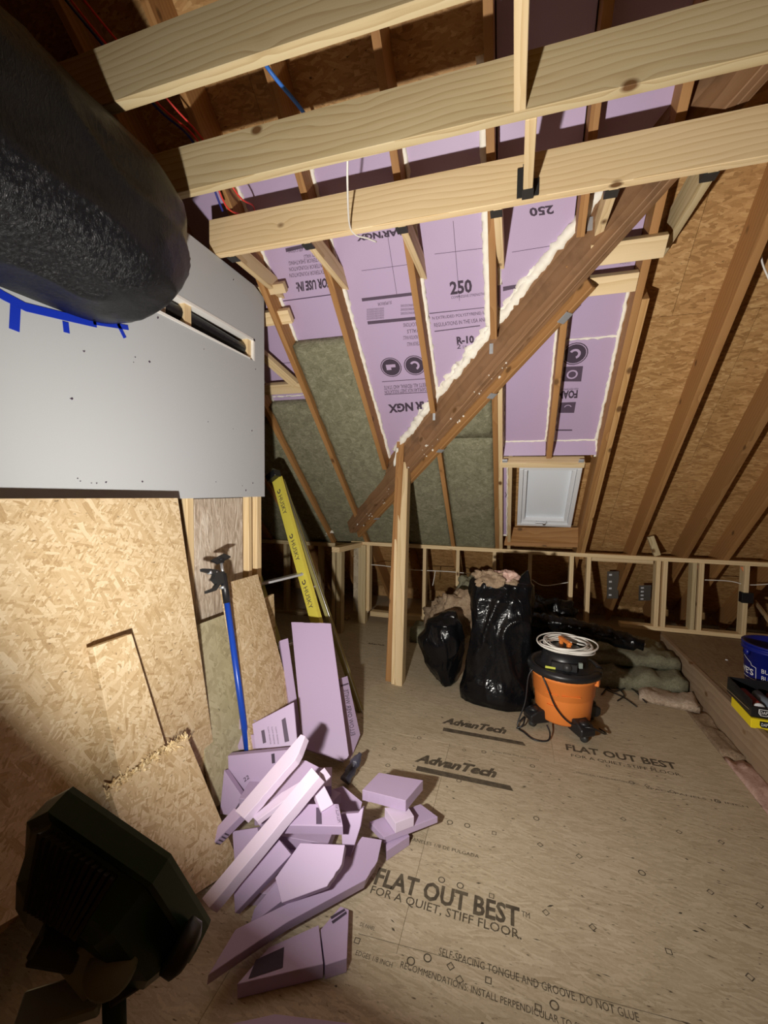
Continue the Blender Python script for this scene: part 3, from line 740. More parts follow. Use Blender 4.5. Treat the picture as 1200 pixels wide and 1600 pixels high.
rtext('FOAM', (903, 609), (872, 611), (902, 622), P, .045); rtext('HIGH PERFORMANCE', (904, 606), (876, 607), (903, 609), P)
rband([(876, 629), (900, 628), (897, 645), (873, 645)], P); ringmark('printed_icon', PS(887, 637, DF), (1, 0, 0), ES, .018, .024, FOAM, P, -EN, lift=.0014, a0=.3, a1=2.9)
rband([(865, 671), (894, 671), (894, 673), (865, 673)], P)
rtext('XL', (789, 777), (796, 777), (789, 769), roof, .02, d=.05)

# ================================================================== CABLES IN THE CEILING
def cable(name, pts, r, mat, lab, cat='cable', group=None):
    o = tube(name, pts, r, mat); return tag(o, lab, cat, group)
cable('pipe_line', [PY(80, -40, 1.2), PY(150, 50, 1.25), PY(250, 165, 1.5), PY(310, 222, 1.6), PY(352, 320, 1.75), PY(380, 345, 2.0), PY(378, 420, 2.2)], .004, REDP, 'left of the two thin red wires running through the beams', group='red wires')
cable('pipe_line', [PY(115, -20, 1.2), PY(180, 60, 1.3), PY(270, 165, 1.5), PY(316, 217, 1.62), PY(372, 305, 1.75), PY(398, 330, 2.0), PY(384, 402, 2.2)], .004, REDP, 'right of the two thin red wires running through the beams', group='red wires')
cable('pipe_line', [PY(70, -40, 1.25), PY(148, 55, 1.28), PY(245, 168, 1.5), PY(304, 225, 1.6), PY(348, 330, 1.8)], .005, BLUD, 'dark blue wire beside the red wires at the top left')
cable('pipe_line', [PY(395, 70, 1.5), PY(425, 115, 1.55), PY(470, 170, 1.7), PY(500, 215, 1.9)], .008, BLUP, 'light blue pipe slanting between the first two beams')
cable('hanging_cable', [PY(543, 246, 1.52), PY(543, 290, 1.6), PY(546, 350, 1.82), PY(556, 367, 1.9), PY(573, 372, 1.95), PY(588, 378, 2.0)], .004, CORD, 'white cable hanging loose from the middle ceiling beam')
for q, pts in enumerate((((575, 882), (600, 884), (640, 890), (700, 893), (740, 897)), ((830, 905), (850, 915), (888, 910)), ((1098, 906), (1140, 908), (1172, 914), (1230, 910)))):
    cable('wall_cable', [PY(u, v, YK+.05) for u, v in pts], .004, CORD, ['white cable through the knee wall studs behind the post', 'white cable sagging in the knee wall right of the tall bag', 'white cable through the studs at the junction box'][q])
cable('wall_cable', [PY(680, 893, YK+.04), PY(678, 905, YK+.04), PY(676, 915, YK+.04)], .004, CORD, 'short white cable end dangling left of the tall black bag')
cable('hanging_cable', [PY(1206, 335, 2.4), PY(1192, 365, 2.4), PY(1190, 405, 2.4), PY(1203, 440, 2.4)], .004, CORD, 'loop of white cable at the right edge by the rafters')
jb = PY(1170, 935, YK)
o = box('junction_box', (jb.x-.05, YK-.01, jb.z-.04), (jb.x+.03, YK+.05, jb.z+.045), BLK, bevel=.004); tag(o, 'small dark electrical box on a knee wall stud above the blue bucket', 'box')
for u, v, l in ((1086, 886, 'left'), (1163, 890, 'right')):
    p = PY(u, v, YK+.03); o = mesh('paper_flag', [p+Vector(d) for d in ((-.03, 0, .02), (.03, .01, .025), (.01, -.01, -.05), (-.03, .003, .02), (.03, .013, .025), (.01, -.007, -.05))], [(0, 1, 2), (3, 4, 5), (0, 1, 4, 3), (1, 2, 5, 4), (2, 0, 3, 5)], simple('orange_paper', (.75, .28, .12), .7))
    tag(o, f'{l} orange scrap stuck in the top of the right knee wall', 'scrap')
# vent strips behind the knee wall; white blocks imitate light in their holes
for u0, v0, u1, v1, l in ((958, 893, 965, 935, 'left'), (1008, 915, 1015, 938, 'right')):
    a = PY(u0, v0, YK+.35); b = PY(u1-8, v1, YK+.5); vstr = tag(empty('vent_strip', b), f'{l} pale vent strip with lighted holes imitated in white behind the knee wall', 'vent')
    M = frame((a+b)/2, (b-a), (1, 0, 0)); L = (b-a).length
    box('strip_board', (-L/2, -.05, -.005), (L/2, .05, .005), WOOLC, vstr, M)
    for i in range(4): box('painted_hole_light', (-L/2+L*(i+.3)/4, -.035, -.009), (-L/2+L*(i+.3)/4+.02, -.01, .009), WHITE, vstr, M)

# ================================================================== LEANING BOARDS ON THE LEFT
def P3(u, v, z): return PZ(u, v, z)
def fitplane(P):
    c = sum(P, Vector())/len(P)
    if len(P) == 3: n = (P[1]-P[0]).cross(P[2]-P[0])
    else:
        n = Vector()
        for i in range(len(P)): a, b = P[i]-c, P[(i+1) % len(P)]-c; n += a.cross(b)
    n.normalize()
    if n.dot(EYE-c) < 0: n = -n
    return c, n
def board(name, px, anchors, t, mat, label, cat, group=None, xdir=None, bevel=.001, jag=None, cutmat=None):
    """px: photo outline of the face that is seen; anchors: 3+ world points giving its plane; thickness away from the camera"""
    c, n = fitplane(anchors)
    pts = [PL(u, v, n, c) for u, v in px]
    x = Vector(xdir) if xdir else (pts[1]-pts[0]); x = (x-n*x.dot(n)).normalized(); y = n.cross(x)
    M = frame(pts[0], x, y); Mi = M.inverted()
    loc = [Mi @ p for p in pts]; loc = [(p.x, p.y) for p in loc]
    if jag:
        out = []
        for i, p in enumerate(loc):
            q = loc[(i+1) % len(loc)]; out.append(p)
            if i in jag:
                L = math.hypot(q[0]-p[0], q[1]-p[1]); m = max(2, int(L/jag[i][0]))
                for k in range(1, m):
                    a = k/m; out.append((p[0]+(q[0]-p[0])*a+random.uniform(-1, 1)*jag[i][1], p[1]+(q[1]-p[1])*a+random.uniform(-1, 1)*jag[i][1]))
        loc = out
    o = prism(name, loc, -t, 0, mat, None, M, bevel)
    tag(o, label, cat, group); o['_n'] = tuple(n)
    return o, M, n, c
LBX0, LBZ = -1.225, 1.355
big = board('strand_board_sheet', [(278, 778), (345, 1240), (-420, 1700), (-420, 780)], [PX(278, 778, -1.405), PX(0, 776, -1.405), PY(345, 1240, PX(278, 778, -1.405).y)], .016, OSBN,
            'large strand board sheet leaning against the left wall below the drywall', 'board', xdir=(0, 1, 0))
strip = board('strand_board_strip', [(146, 1011), (206, 990), (263, 1178), (190, 1222)], [PX(146, 1011, -1.265), PX(206, 990, -1.265), PX(263, 1178, -1.175)], .03, OSBN,
              'narrow strand board strip leaning on the large sheet at the left', 'board', xdir=(0, 0, 1))
brk = board('broken_strand_board', [(172, 1234), (292, 1150), (375, 1352), (240, 1440)], [PX(292, 1150, -1.155), PX(172, 1234, -1.145), PZ(375, 1350, .0)], .02, OSBN,
            'broken strand board piece with a ragged splintered top edge', 'board', xdir=(0, 1, 0), jag={0: (.008, .006)})
# splinters along the broken edge
def splinters():
    a, b = PX(172, 1234, -1.15), PX(292, 1150, -1.16); vs = []; fs = []
    for i in range(420):
        p = a.lerp(b, random.random())+Vector((random.uniform(-.012, .008), random.uniform(-.008, .008), random.uniform(-.022, .010)))
        d = Vector((random.uniform(-.4, .6), random.uniform(-1, 1), random.uniform(-.6, 1))).normalized()*random.uniform(.008, .024); w = Vector((random.random()-.5, random.random()-.5, random.random()-.5)).normalized()*.003
        k = len(vs); vs += [p-d-w, p+d-w, p+d+w, p-d+w*1.2, p+w.cross(d).normalized()*.003]
        fs += [(k, k+1, k+2, k+3), (k, k+1, k+4), (k+1, k+2, k+4), (k+2, k+3, k+4), (k+3, k, k+4)]
    WM[brk[0].name] = brk[1]
    o = mesh('splinters', vs, fs, OSBE, brk[0]); o['kind'] = 'stuff'
splinters()
board('strand_board_offcut', [(346, 913), (403, 897), (475, 1165), (400, 1220)], [PX(346, 913, -1.385), PX(403, 897, -1.385), PZ(475, 1165, .01)], .016, OSBN,
      'strand board offcut standing right behind the blue pole', 'board', xdir=(0, 0, 1))
board('subfloor_offcut', [(285, 985), (372, 952), (425, 1215), (335, 1262)], [PX(300, 980, -1.43), PX(372, 952, -1.43), PZ(425, 1215, .005)-Vector((.04, 0, 0))], .016, osb('green_grey_board', [(0, (.34, .29, .17)), (.4, (.48, .42, .26)), (1, (.66, .60, .40))], contrast=.5),
      'greenish grey subfloor offcut between the large sheet and the blue pole', 'board', xdir=(0, 0, 1))
board('strand_board_scrap', [(411, 937), (428, 928), (434, 1062), (424, 1062)], [PX(411, 937, -1.40), PX(428, 928, -1.40), PX(430, 1062, -1.36)], .016, OSBN,
      'small strand board scrap at the wall corner beside the ladder', 'board', xdir=(0, 0, 1))

# ================================================================== SUPPORT POLE
p0 = PZ(397, 1245, 0); p1 = PX(345, 872, -1.36)
pole = tag(empty('support_pole', p0), 'blue adjustable support pole with black trigger clamp leaning on the left wall', 'pole')
def along(a): return p0.lerp(p1, a)
tube('blue_tube', [along(0), along(.86)], .0145, BLUE, pole, 16, 0)
tube('collar', [along(.80), along(.93)], .017, BLK, pole, 14, 0)
tube('extension_rod', [along(.90), along(.992)], .0075, ALU, pole, 12, 0)
pd = (p1-p0).normalized(); side = Vector((0, -1, .0)); side = (side-pd*side.dot(pd)).normalized()
hd = pd.cross(side).normalized()
def arm(nm, pts, w):
    P = [along(a)+side*b for a, b in pts]
    vs = []; 
    for p in P: vs += [p+hd*w, p-hd*w]
    return P
prism('clamp_body', [(0, -.02), (.05, -.03), (.08, .0), (.06, .03), (.0, .03)], -.012, .012, BLKM, pole, frame(along(.91), side, pd))
prism('trigger_handle', [(.03, -.012), (.10, .01), (.14, .02), (.14, .032), (.09, .028), (.03, .018)], -.008, .008, BLKM, pole, frame(along(.93), side, pd))
prism('trigger_handle', [(.02, -.03), (.07, -.065), (.13, -.072), (.13, -.06), (.08, -.05), (.02, -.0)], -.008, .008, BLKM, pole, frame(along(.92), side, pd))
for a, b in ((.935, .05), (.94, .09), (.87, .02)): lathe('rivet', [(.0, -.011), (.007, -.011), (.007, .011), (0, .011)], STEEL, along(a)+side*b, pole, 10, axis=hd)
box('foot_pad', (-.045, -.022, 0), (.045, .022, .009), BLK, pole, frame(along(1.0), Vector((.1, 1, .25)), (1, 0, -.3)))
lathe('pad_joint', [(.013, -.02), (.016, 0), (.008, .012)], BLK, along(.995), pole, 12, axis=pd)

# ================================================================== LADDER
l1 = PY(429, 742, 2.78); l0 = PZ(533, 1120, 0)
lad = tag(empty('step_ladder', l0), 'yellow fiberglass step ladder standing behind the wall end', 'ladder')
ld = (l1-l0).normalized(); rl = Vector((-.80, -.60, 0)); rl = (rl-ld*rl.dot(ld)).normalized(); nf = ld.cross(rl).normalized()
if nf.y > 0: nf = -nf
LL = (l1-l0).length
def rail(name, off, mat, L0, L1, w=.085, fl=.03, t=.006, tilt=None):
    """C-channel: web faces the camera"""
    fw = (EYE-l0); vx = rl  # across
    webx = (nf*.35 + (-rl)*.0 + Vector((1, -.15, 0))).normalized(); webx = (webx-ld*webx.dot(ld)).normalized(); wn_ = ld.cross(webx)
    if wn_.dot(EYE-l1) < 0: wn_ = -wn_
    M = frame(l0+off, ld, webx); zz = Vector((M[0][2], M[1][2], M[2][2])); sg = 1 if zz.dot(wn_) > 0 else -1
    pr = [(-w/2, 0), (w/2, 0), (w/2, -fl*sg), (w/2-t, -fl*sg), (w/2-t, -t*sg), (-w/2+t, -t*sg), (-w/2+t, -fl*sg), (-w/2, -fl*sg)]
    vs = [(x, y, z) for x in (L0, L1) for y, z in pr]; n = 8
    fs = [tuple(range(n)), tuple(range(n, 2*n))]+[(i, (i+1) % n, n+(i+1) % n, n+i) for i in range(n)]
    return mesh(name, vs, fs, mat, lad, M), M, webx, wn_
r1, RM1, wx, wnn = rail('side_rail', Vector(), YEL, .02, LL-.03)
rail('side_rail', rl*.36, YEL, .02, LL-.03)
# rear legs behind, aluminium edge
back = Vector((.05, .16, 0))
q0, q1 = l0+Vector((.09, .10, .0)), l1+Vector((.035, .04, -.03))
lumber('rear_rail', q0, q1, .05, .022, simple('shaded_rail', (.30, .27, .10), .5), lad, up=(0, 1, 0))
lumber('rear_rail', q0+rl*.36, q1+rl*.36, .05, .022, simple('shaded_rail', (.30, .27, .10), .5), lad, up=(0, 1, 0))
tube('rail_edge', [q0+Vector((.02, -.02, 0)), q1+Vector((.02, -.02, 0))], .003, ALU, lad, 6, 0)
for f_ in (.545, .30): 
    a = l0+ld*LL*f_; lumber('step', a+wnn*-.02, a+rl*.36-wnn*.02, .016, .05, ALU, lad)
    lathe('step_rivet', [(0, 0), (.008, .0), (.007, .003), (0, .004)], STEEL, a+wnn*.001, lad, 10, axis=wnn)
for f_ in (.48, .75): lumber('spreader', l0+ld*LL*f_-wnn*.02, q0.lerp(q1, f_)+Vector((0, 0, .03)), .012, .004, ALU, lad)
bx_ = box('top_cap', (LL-.04, -.05, -.05), (LL+.012, .055, .012), BLK, lad, RM1, .004)
for f0 in (.84, .63, .43):
    a = l0+ld*LL*f0+wnn*.002
    text('HUSKY', a+ld*.10-wx*.018, a-ld*.05-wx*.018, a+ld*.10+wx*.020, INK, lad, 0, n=wnn)
    ringmark('printed_logo', a+ld*.135, ld*.018, wx*.018, .55, 1.0, INK, lad, wnn, a0=.5, a1=5.5)

# ================================================================== FOAM PILE
def foam(verts, t, label, group=None, jag=None, mat=FOAM, bevel=.0012, name='foam_offcut'):
    P = [P3(*v) for v in verts]
    o, M, n, c = board(name, [v[:2] for v in verts], P, t, mat, label, 'foam board', group, bevel=bevel, jag=jag)
    WM[o.name] = M
    return o, M, n, c
def fprint(pc, s, o, b, c, bold=0, mat=INK):
    ob, M, n, cc = pc; return text(s, PL(*o, n, cc), PL(*b, n, cc), PL(*c, n, cc), mat, ob, bold, n=n, lift=.0012)
def fband(pc, pts, mat=INKP):
    ob, M, n, cc = pc; return mark('printed_band', [PL(u, v, n, cc) for u, v in pts], mat, ob, n, .0011)
tall = foam([(455, 972, .60), (517, 974, .60), (545, 1180, .07), (535, 1190, .05), (474, 1169, .10)], .045, 'tallest lavender foam board, standing upright in front of the ladder', jag={0: (.02, .002), 2: (.01, .006)})
foam([(437, 1001, .53), (450, 997, .53), (472, 1150, .12), (459, 1150, .12)], .03, 'narrow foam strip standing behind the left edge of the tallest board')
b3 = foam([(531, 1060, .31), (543, 1056, .31), (563, 1148, .04), (546, 1192, .0), (538, 1150, .08)], .03, 'foam strip with small print standing right of the tallest board')
fprint(b3, 'ELLOW OVER WHITE', (548, 1150), (537, 1078), (555, 1148)); fband(b3, [(532, 1071), (544, 1067), (545, 1069), (533, 1073)])
b4 = foam([(394, 1131, .30), (459, 1097, .36), (465, 1165, .22), (399, 1170, .2)], .03, 'foam board with printed columns leaning left of the tallest board')
fband(b4, [(440, 1125), (446, 1121), (452, 1158), (445, 1160)]); fband(b4, [(408, 1142), (413, 1140), (416, 1160), (411, 1162)])
for i, u in enumerate((418, 424, 430)): fprint(b4, 'INTERIOR WALLS', (u+4, 1163), (u, 1136), (u+6, 1162))
b5 = foam([(348, 1129, .25), (355, 1121, .27), (396, 1125, .30), (394, 1141, .26), (350, 1138, .23)], .02, 'short strip with large letters crossing the foot of the blue pole')
fprint(b5, 'XTR', (363, 1138), (361, 1125), (357, 1138), .02); fprint(b5, 'ULA', (370, 1138), (368, 1125), (364, 1138), .02); fband(b5, [(376, 1126), (378, 1126), (379, 1140), (377, 1140)], INK)
b6 = foam([(377, 1149, .24), (396, 1148, .26), (399, 1170, .2), (369, 1172, .18)], .03, 'small foam block with a dark printed circle at the foot of the blue pole')
ringmark('printed_icon', PL(388, 1160, b6[2], b6[3]), (.012, 0, 0), ES*.012, 0, 1, INK, b6[0], b6[2], lift=.0012)
b7 = foam([(356, 1181, .24), (457, 1171, .25), (440, 1212, .17), (382, 1240, .08), (357, 1216, .14)], .04, 'broad foam board standing on edge at the back left of the pile')
fprint(b7, '22', (382, 1222), (390, 1216), (380, 1216), .01); fband(b7, [(424, 1178), (429, 1177), (430, 1192), (425, 1193)], INK)
foam([(350, 1203, .2), (379, 1246, .13), (361, 1274, .07), (343, 1272, .07)], .04, 'triangular foam offcut at the far left of the pile')
foam([(398, 1272, .18), (462, 1188, .28), (478, 1188, .30), (507, 1203, .30), (490, 1218, .28), (405, 1290, .15)], .03, 'grey shaded foam board lying between two long sticks')
foam([(367, 1267, .24), (381, 1279, .24), (461, 1187, .38), (467, 1176, .385), (477, 1150, .42), (470, 1147, .42)], .032, 'bright long foam stick on top of the back of the pile', mat=FOAMC, jag={1: (.02, .0015)})
b10 = foam([(298, 1338, .08), (366, 1262, .2), (378, 1273, .2), (308, 1344, .08)], .035, 'foam stick with a printed bar code reaching left onto the broken board')
for i in range(8):
    a = i/8; ob, M, n, cc = b10; yv = M.col[1].xyz
for i in range(9):
    p = PL(312+i*4.6, 1342-i*5.0, n, cc); q = PL(314+i*4.6, 1340-i*5.0, n, cc); dd = -n*.03; nn = (q-p).cross(dd).normalized(); nn = nn if nn.dot(EYE-p) > 0 else -nn
    mark('printed_band', [p-n*.004, q-n*.004, q+dd, p+dd], INKP, ob, nn, .002)
foam([(394, 1276, .23), (401, 1283, .23), (489, 1217, .33), (492, 1207, .335), (440, 1238, .28)], .02, 'thin bright wedge of foam between two long sticks', mat=FOAMC, jag={3: (.015, .0015)})
foam([(315, 1404, .12), (487, 1199, .39), (499, 1213, .39), (327, 1419, .12)], .04, 'longest foam stick, slanting from the green lamp up over the pile', mat=FOAMC, jag={2: (.03, .001)})
foam([(363, 1299, .12), (402, 1293, .14), (410, 1330, .09), (366, 1345, .05)], .03, 'dark shaded foam offcut under the longest stick')
foam([(365, 1394, .10), (436, 1312, .2), (455, 1335, .18), (367, 1427, .07)], .04, 'foam stick lying parallel below the longest stick')
foam([(397, 1420, .06), (436, 1372, .12), (445, 1404, .1), (390, 1446, .04)], .03, 'small foam strip under the pointed board')
b14 = foam([(441, 1289, .25), (536, 1291, .25), (529, 1256, .27), (478, 1256, .27)], .042, 'foam block with grey top print and bright front edge in the middle of the pile')
fband(b14, [(494, 1288), (503, 1288), (502, 1262), (494, 1262)]); fprint(b14, 'MILLVILLE NY', (528, 1286), (523, 1258), (533, 1285))
foam([(430, 1372, .16), (469, 1317, .22), (539, 1320, .22), (534, 1350, .19), (511, 1385, .16), (440, 1411, .12)], .045, 'broad foam board with a cut point in the front middle of the pile', jag={3: (.012, .002)})
foam([(532, 1272, .21), (560, 1270, .22), (568, 1262, .23), (563, 1292, .19), (546, 1345, .08), (536, 1345, .09)], .03, 'ragged foam board standing behind the pointed board', jag={1: (.012, .004)})
foam([(325, 1524, .075), (368, 1452, .085), (500, 1386, .105), (566, 1307, .11), (597, 1312, .09), (590, 1345, .085), (572, 1374, .08), (450, 1440, .08)], .045, 'longest flat foam board along the front of the pile', jag={5: (.015, .002)})
b18 = foam([(370, 1538, .045), (420, 1480, .046), (498, 1445, .047), (505, 1506, .046)], .044, 'foam board with a dark printed square lying flat in the front')
fband(b18, [(388, 1530), (442, 1512), (444, 1480), (400, 1500)], INK)
b19 = foam([(501, 1452, .045), (532, 1416, .045), (545, 1421, .045), (542, 1497, .045), (508, 1508, .045)], .044, 'foam offcut with a black letter lying flat at the front right')
fband(b19, [(518, 1440), (541, 1424), (542, 1428), (520, 1444)], INK); fband(b19, [(516, 1433), (538, 1420), (540, 1423), (518, 1437)], INK)
foam([(330, 1606), (430, 1582), (560, 1598), (610, 1660), (330, 1680)] and [(330, 1606, .045), (430, 1584, .045), (560, 1600, .045), (600, 1660, .045), (330, 1680, .045)], .044, 'foam board cut off by the bottom edge of the picture')
foam([(489, 1233, .31), (506, 1226, .31), (521, 1256, .28), (502, 1268, .27)], .035, 'small bright foam cube perched in the middle of the pile', mat=FOAMC)
foam([(500, 1205, .36), (507, 1199, .36), (517, 1213, .345), (501, 1228, .34)], .012, 'tiny white foam chip above the bright cube', mat=FOAMC)
foam([(520, 1233, .12), (536, 1228, .13), (566, 1253, .08), (561, 1276, .05), (526, 1262, .08)], .03, 'dark shaded foam offcut between the pile and the small stack')
foam([(602, 1312, .04), (634, 1297, .04), (640, 1306, .04), (604, 1330, .04)], .039, 'lowest offcut of the small stack on the right')
b25 = foam([(577, 1284, .07), (657, 1256, .07), (684, 1276, .07), (600, 1308, .07)], .026, 'thin sheet with corner print under the small stack')
foam([(601, 1262, .115), (636, 1258, .115), (647, 1275, .115), (618, 1286, .115)], .042, 'middle block of the small stack on the right', mat=FOAMC)
foam([(566, 1234, .165), (592, 1207, .165), (661, 1219, .165), (634, 1251, .165)], .045, 'top block of the small stack right of the pile', mat=FOAM, jag={3: (.012, .0012)})
# offcuts carrying the pile, mostly buried
for i, (u, v, a, zz) in enumerate(((440, 1370, .3, .045), (430, 1330, -.4, .045), (470, 1290, .1, .09), (450, 1250, .5, .09), (430, 1235, .2, .135), (480, 1235, -.2, .135), (470, 1215, .4, .18))):
    c = PZ(u, v, zz); M = Matrix.Translation(c) @ Matrix.Rotation(a, 4, 'Z')
    o = box('foam_offcut', (-.13, -.06, -.045), (.13, .06, -.001), FOAM, None, M); tag(o, 'foam offcut buried in the middle of the pile', 'foam board', 'buried offcuts')
# crumpled bottle behind the pile
bt = PZ(538, 1222, .02)
btl = lathe('plastic_bottle', [(0, 0), (.024, 0), (.027, .01), (.022, .035), (.027, .05), (.021, .075), (.026, .09), (.02, .115), (.01, .13), (.01, .14), (0, .14)], simple('smoky_plastic', (.06, .06, .09), .2, .6, bump=(60, .8, .006)), bt, None, 20, axis=(.25, .55, .5))
tag(btl, 'crumpled dark bottle lying behind the small stack of foam', 'bottle')
# dark crumpled film at the very front
def blob(name, c, r, mat, parent=None, amp=.25, fr=9, seed=0, nu=48, nv=32, sq=2.2, pw=1.0):
    vs = []; fs = []
    for j in range(nv+1):
        th = pi*j/nv
        for i in range(nu):
            ph = 2*pi*i/nu
            d = Vector((sin(th)*cos(ph), sin(th)*sin(ph), cos(th)))
            e = Vector([math.copysign(abs(q)**(2/sq), q) for q in d])
            nn = noise.fractal(Vector((e.x*r[0], e.y*r[1], e.z*r[2]))*fr+Vector((seed*7.1, 0, 0)), 1.0, 2.0, 4)
            k = 1+amp*nn
            vs.append(Vector(c)+Vector((e.x*r[0], e.y*r[1], e.z*r[2]))*k)
    for j in range(nv):
        for i in range(nu): fs.append((j*nu+i, j*nu+(i+1) % nu, (j+1)*nu+(i+1) % nu, (j+1)*nu+i))
    return mesh(name, vs, fs, mat, parent, smooth=True)

# ================================================================== BIN BAGS, LOOSE INSULATION
def ridge(p): return 1-abs(noise.noise(p))*2
def bag(name, c, prof, H, lean, seed, mat=BAG, sq=3.2, nu=120, nv=110, amp=1.0, parent=None):
    """prof: list of (height fraction, half x, half y, dx, dy)"""
    vs = []; fs = []
    for j in range(nv+1):
        t = j/nv
        for k in range(len(prof)-1):
            if prof[k][0] <= t <= prof[k+1][0]: break
        a, b = prof[k], prof[k+1]; f = (t-a[0])/(b[0]-a[0]); f = f*f*(3-2*f)
        hx, hy, dx, dy = (a[i]+(b[i]-a[i])*f for i in (1, 2, 3, 4))
        for i in range(nu):
            ph = 2*pi*i/nu; cx_, sy_ = cos(ph), sin(ph)
            e = (abs(cx_)**sq+abs(sy_)**sq)**(-1/sq)
            p = Vector((cx_*e*hx+dx, sy_*e*hy+dy, t*H))
            q = Vector((p.x*5, p.y*5, p.z*3.2))+Vector((seed*3.3, 0, 0))
            w = noise.noise_vector(q*1.3)*.35
            r1_ = max(0, ridge(Vector((q.x*1.1, q.y*1.1, q.z*.75))+w)); r2_ = max(0, ridge(Vector((q.x*2.6, q.y*2.6, q.z*1.5))+w*1.5))
            d = .024*noise.noise(q*.7) + .020*r1_*r1_ + .007*r2_*r2_ 
            p += Vector((cx_, sy_, 0))*(d-.018)*amp
            vs.append(Vector(c)+p)
    for j in range(nv):
        for i in range(nu): fs.append((j*nu+i, j*nu+(i+1) % nu, (j+1)*nu+(i+1) % nu, (j+1)*nu+i))
    fs += [tuple(range(nu)), tuple(range(nv*nu, (nv+1)*nu))]
    return mesh(name, vs, fs, mat, parent, smooth=True)
bc = Vector((-.09, 2.89, 0))
bg = tag(empty('bin_bag', bc), 'tall full black bin bag standing upright, insulation sticking out of its top', 'bag')
bag('bag_body', bc, [(0, .235, .14, 0, -.02), (.06, .24, .155, 0, -.02), (.25, .215, .155, .015, 0), (.55, .20, .15, .03, .0), (.85, .215, .15, .02, .02), (.97, .205, .12, .02, .03), (1, .19, .10, .02, .03)], .80, 0, 1, parent=bg)
# raised corner of the bag mouth
cq = bc+Vector((.16, .03, .76))
mesh('bag_corner', [cq+Vector(v) for v in ((-.10, -.08, 0), (.06, -.07, 0), (.06, .06, 0), (-.09, .05, 0), (.035, -.01, .13), (.01, -.03, .09))], [(0, 1, 4, 5), (1, 2, 4), (2, 3, 4), (3, 0, 5, 4), (0, 1, 2, 3)], BAG, bg, bevel=.006)
o = blob('loose_insulation', bc+Vector((-.02, .0, .805)), (.13, .09, .055), BROWNW, amp=.5, fr=22); tag(o, 'brown loose insulation heaped in the mouth of the tall bag', 'insulation')
o = blob('loose_insulation', bc+Vector((.06, -.01, .835)), (.075, .06, .04), PINKW, amp=.55, fr=20, seed=2); tag(o, 'pink insulation scrap on top of the tall bag', 'insulation')
b2c = Vector((-.47, 3.02, 0))
bg2 = tag(empty('bin_bag', b2c), 'smaller knotted black bin bag leaning at the left of the tall bag', 'bag')
bag('bag_body', b2c, [(0, .04, .04, .05, -.04), (.05, .07, .06, .05, -.03), (.3, .13, .12, .01, 0), (.6, .165, .15, -.01, 0), (.85, .13, .13, .02, .02), (.95, .07, .06, .05, .03), (1, .035, .03, .07, .03)], .52, 0, 5, sq=2.3, amp=1.1, parent=bg2)
def pile(items, label, nm='loose_insulation', grp=None):
    for i, (c, r, m) in enumerate(items):
        o = blob(nm, c, r, m, amp=.38, fr=12, seed=i+3); tag(o, label[i], 'insulation', grp)
pile([(PZ(690, 985, .18)+Vector((0, .22, 0)), (.19, .16, .20), BROWNW), (PZ(700, 965, .45)+Vector((.05, .32, -.05)), (.17, .13, .17), BROWNW), (PZ(718, 940, .5)+Vector((.06, .4, .0)), (.13, .12, .14), WOOLF)],
     ['brown insulation heap on the floor behind the small bag', 'brown insulation lump on top of the heap behind the small bag', 'greenish wool scrap wedged behind the tall bag'])
o = board('white_foam_scrap', [(663, 985), (690, 966), (700, 1000), (668, 1012)], [PY(663, 985, 3.25), PY(690, 966, 3.28), PY(668, 1012, 3.2)], .03, simple('pale_foam', (.72, .70, .66), .8), 'pale foam scrap between the small bag and the brown heap', 'foam board')[0]
M = frame(PZ(655, 1003, .0)+Vector((0, .1, 0)), (1, 0, 0), (0, 1, 0))
o = batt(-.08, .30, -.14, .12, .12, d=-.14, t=.14, mat=WOOLF, name='mineral_wool_batt', M=M, parent=None, amp=.02); tag(o, 'flat green wool batt on the floor left of the small bag', 'insulation')
# wool batts right of the vacuum
M = frame((.78, 3.35, 0), (1, .1, 0), (-.1, 1, 0))
for i, (x0, x1, y0, y1, z) in enumerate(((-.16, .40, -.06, .50, .11), (-.20, .42, .10, .58, .20))):
    o = batt(x0, x1, y0, y1, y1-.05, d=-z, t=(.109 if i == 0 else .085), mat=WOOLF, M=M, parent=None, amp=.045, seed=i+9, rnd=.008)
    tag(o, ['lower green wool batt on the floor right of the vacuum', 'upper green wool batt under the black wrapped duct'][i], 'insulation')
M = frame((1.0, 3.22, 0), (1, -.2, 0), (.2, 1, 0))
o = batt(-.14, .19, -.10, .12, .1, d=-.05, t=.048, mat=TANW, M=M, parent=None, amp=.03, seed=15); tag(o, 'torn tan insulation scrap on the floor edge right of the vacuum', 'insulation')
# black wrapped duct lying on the batts
dpts = [(.06, 3.52, .40), (.35, 3.50, .37), (.66, 3.47, .33), (.93, 3.43, .29)]
vs, fs = sweep(catmull(dpts, 14), lambda t: .062-.015*abs(t-.5)-.02*(t > .93), 20, .35)
o = mesh('wrapped_duct', vs, fs, BAG, smooth=True); tag(o, 'long black plastic-wrapped duct lying behind the vacuum', 'duct')
o = blob('black_film', (.22, 3.80, .26), (.34, .17, .235), BAG, amp=.3, fr=9, seed=8); tag(o, 'heap of black plastic film behind the tall bag and vacuum', 'film')
o = blob('white_scrap', PZ(1004, 1006, .30), (.016, .012, .012), WHITE, amp=.4, nu=12, nv=8); tag(o, 'white scrap at the end of the wrapped duct', 'scrap')
tag(tube('thin_twig', [PZ(948, 1078, .01), PZ(975, 1090, .008), PZ(995, 1104, .008)], .004, BLK), 'thin dark cable end on the floor right of the vacuum', 'cable')
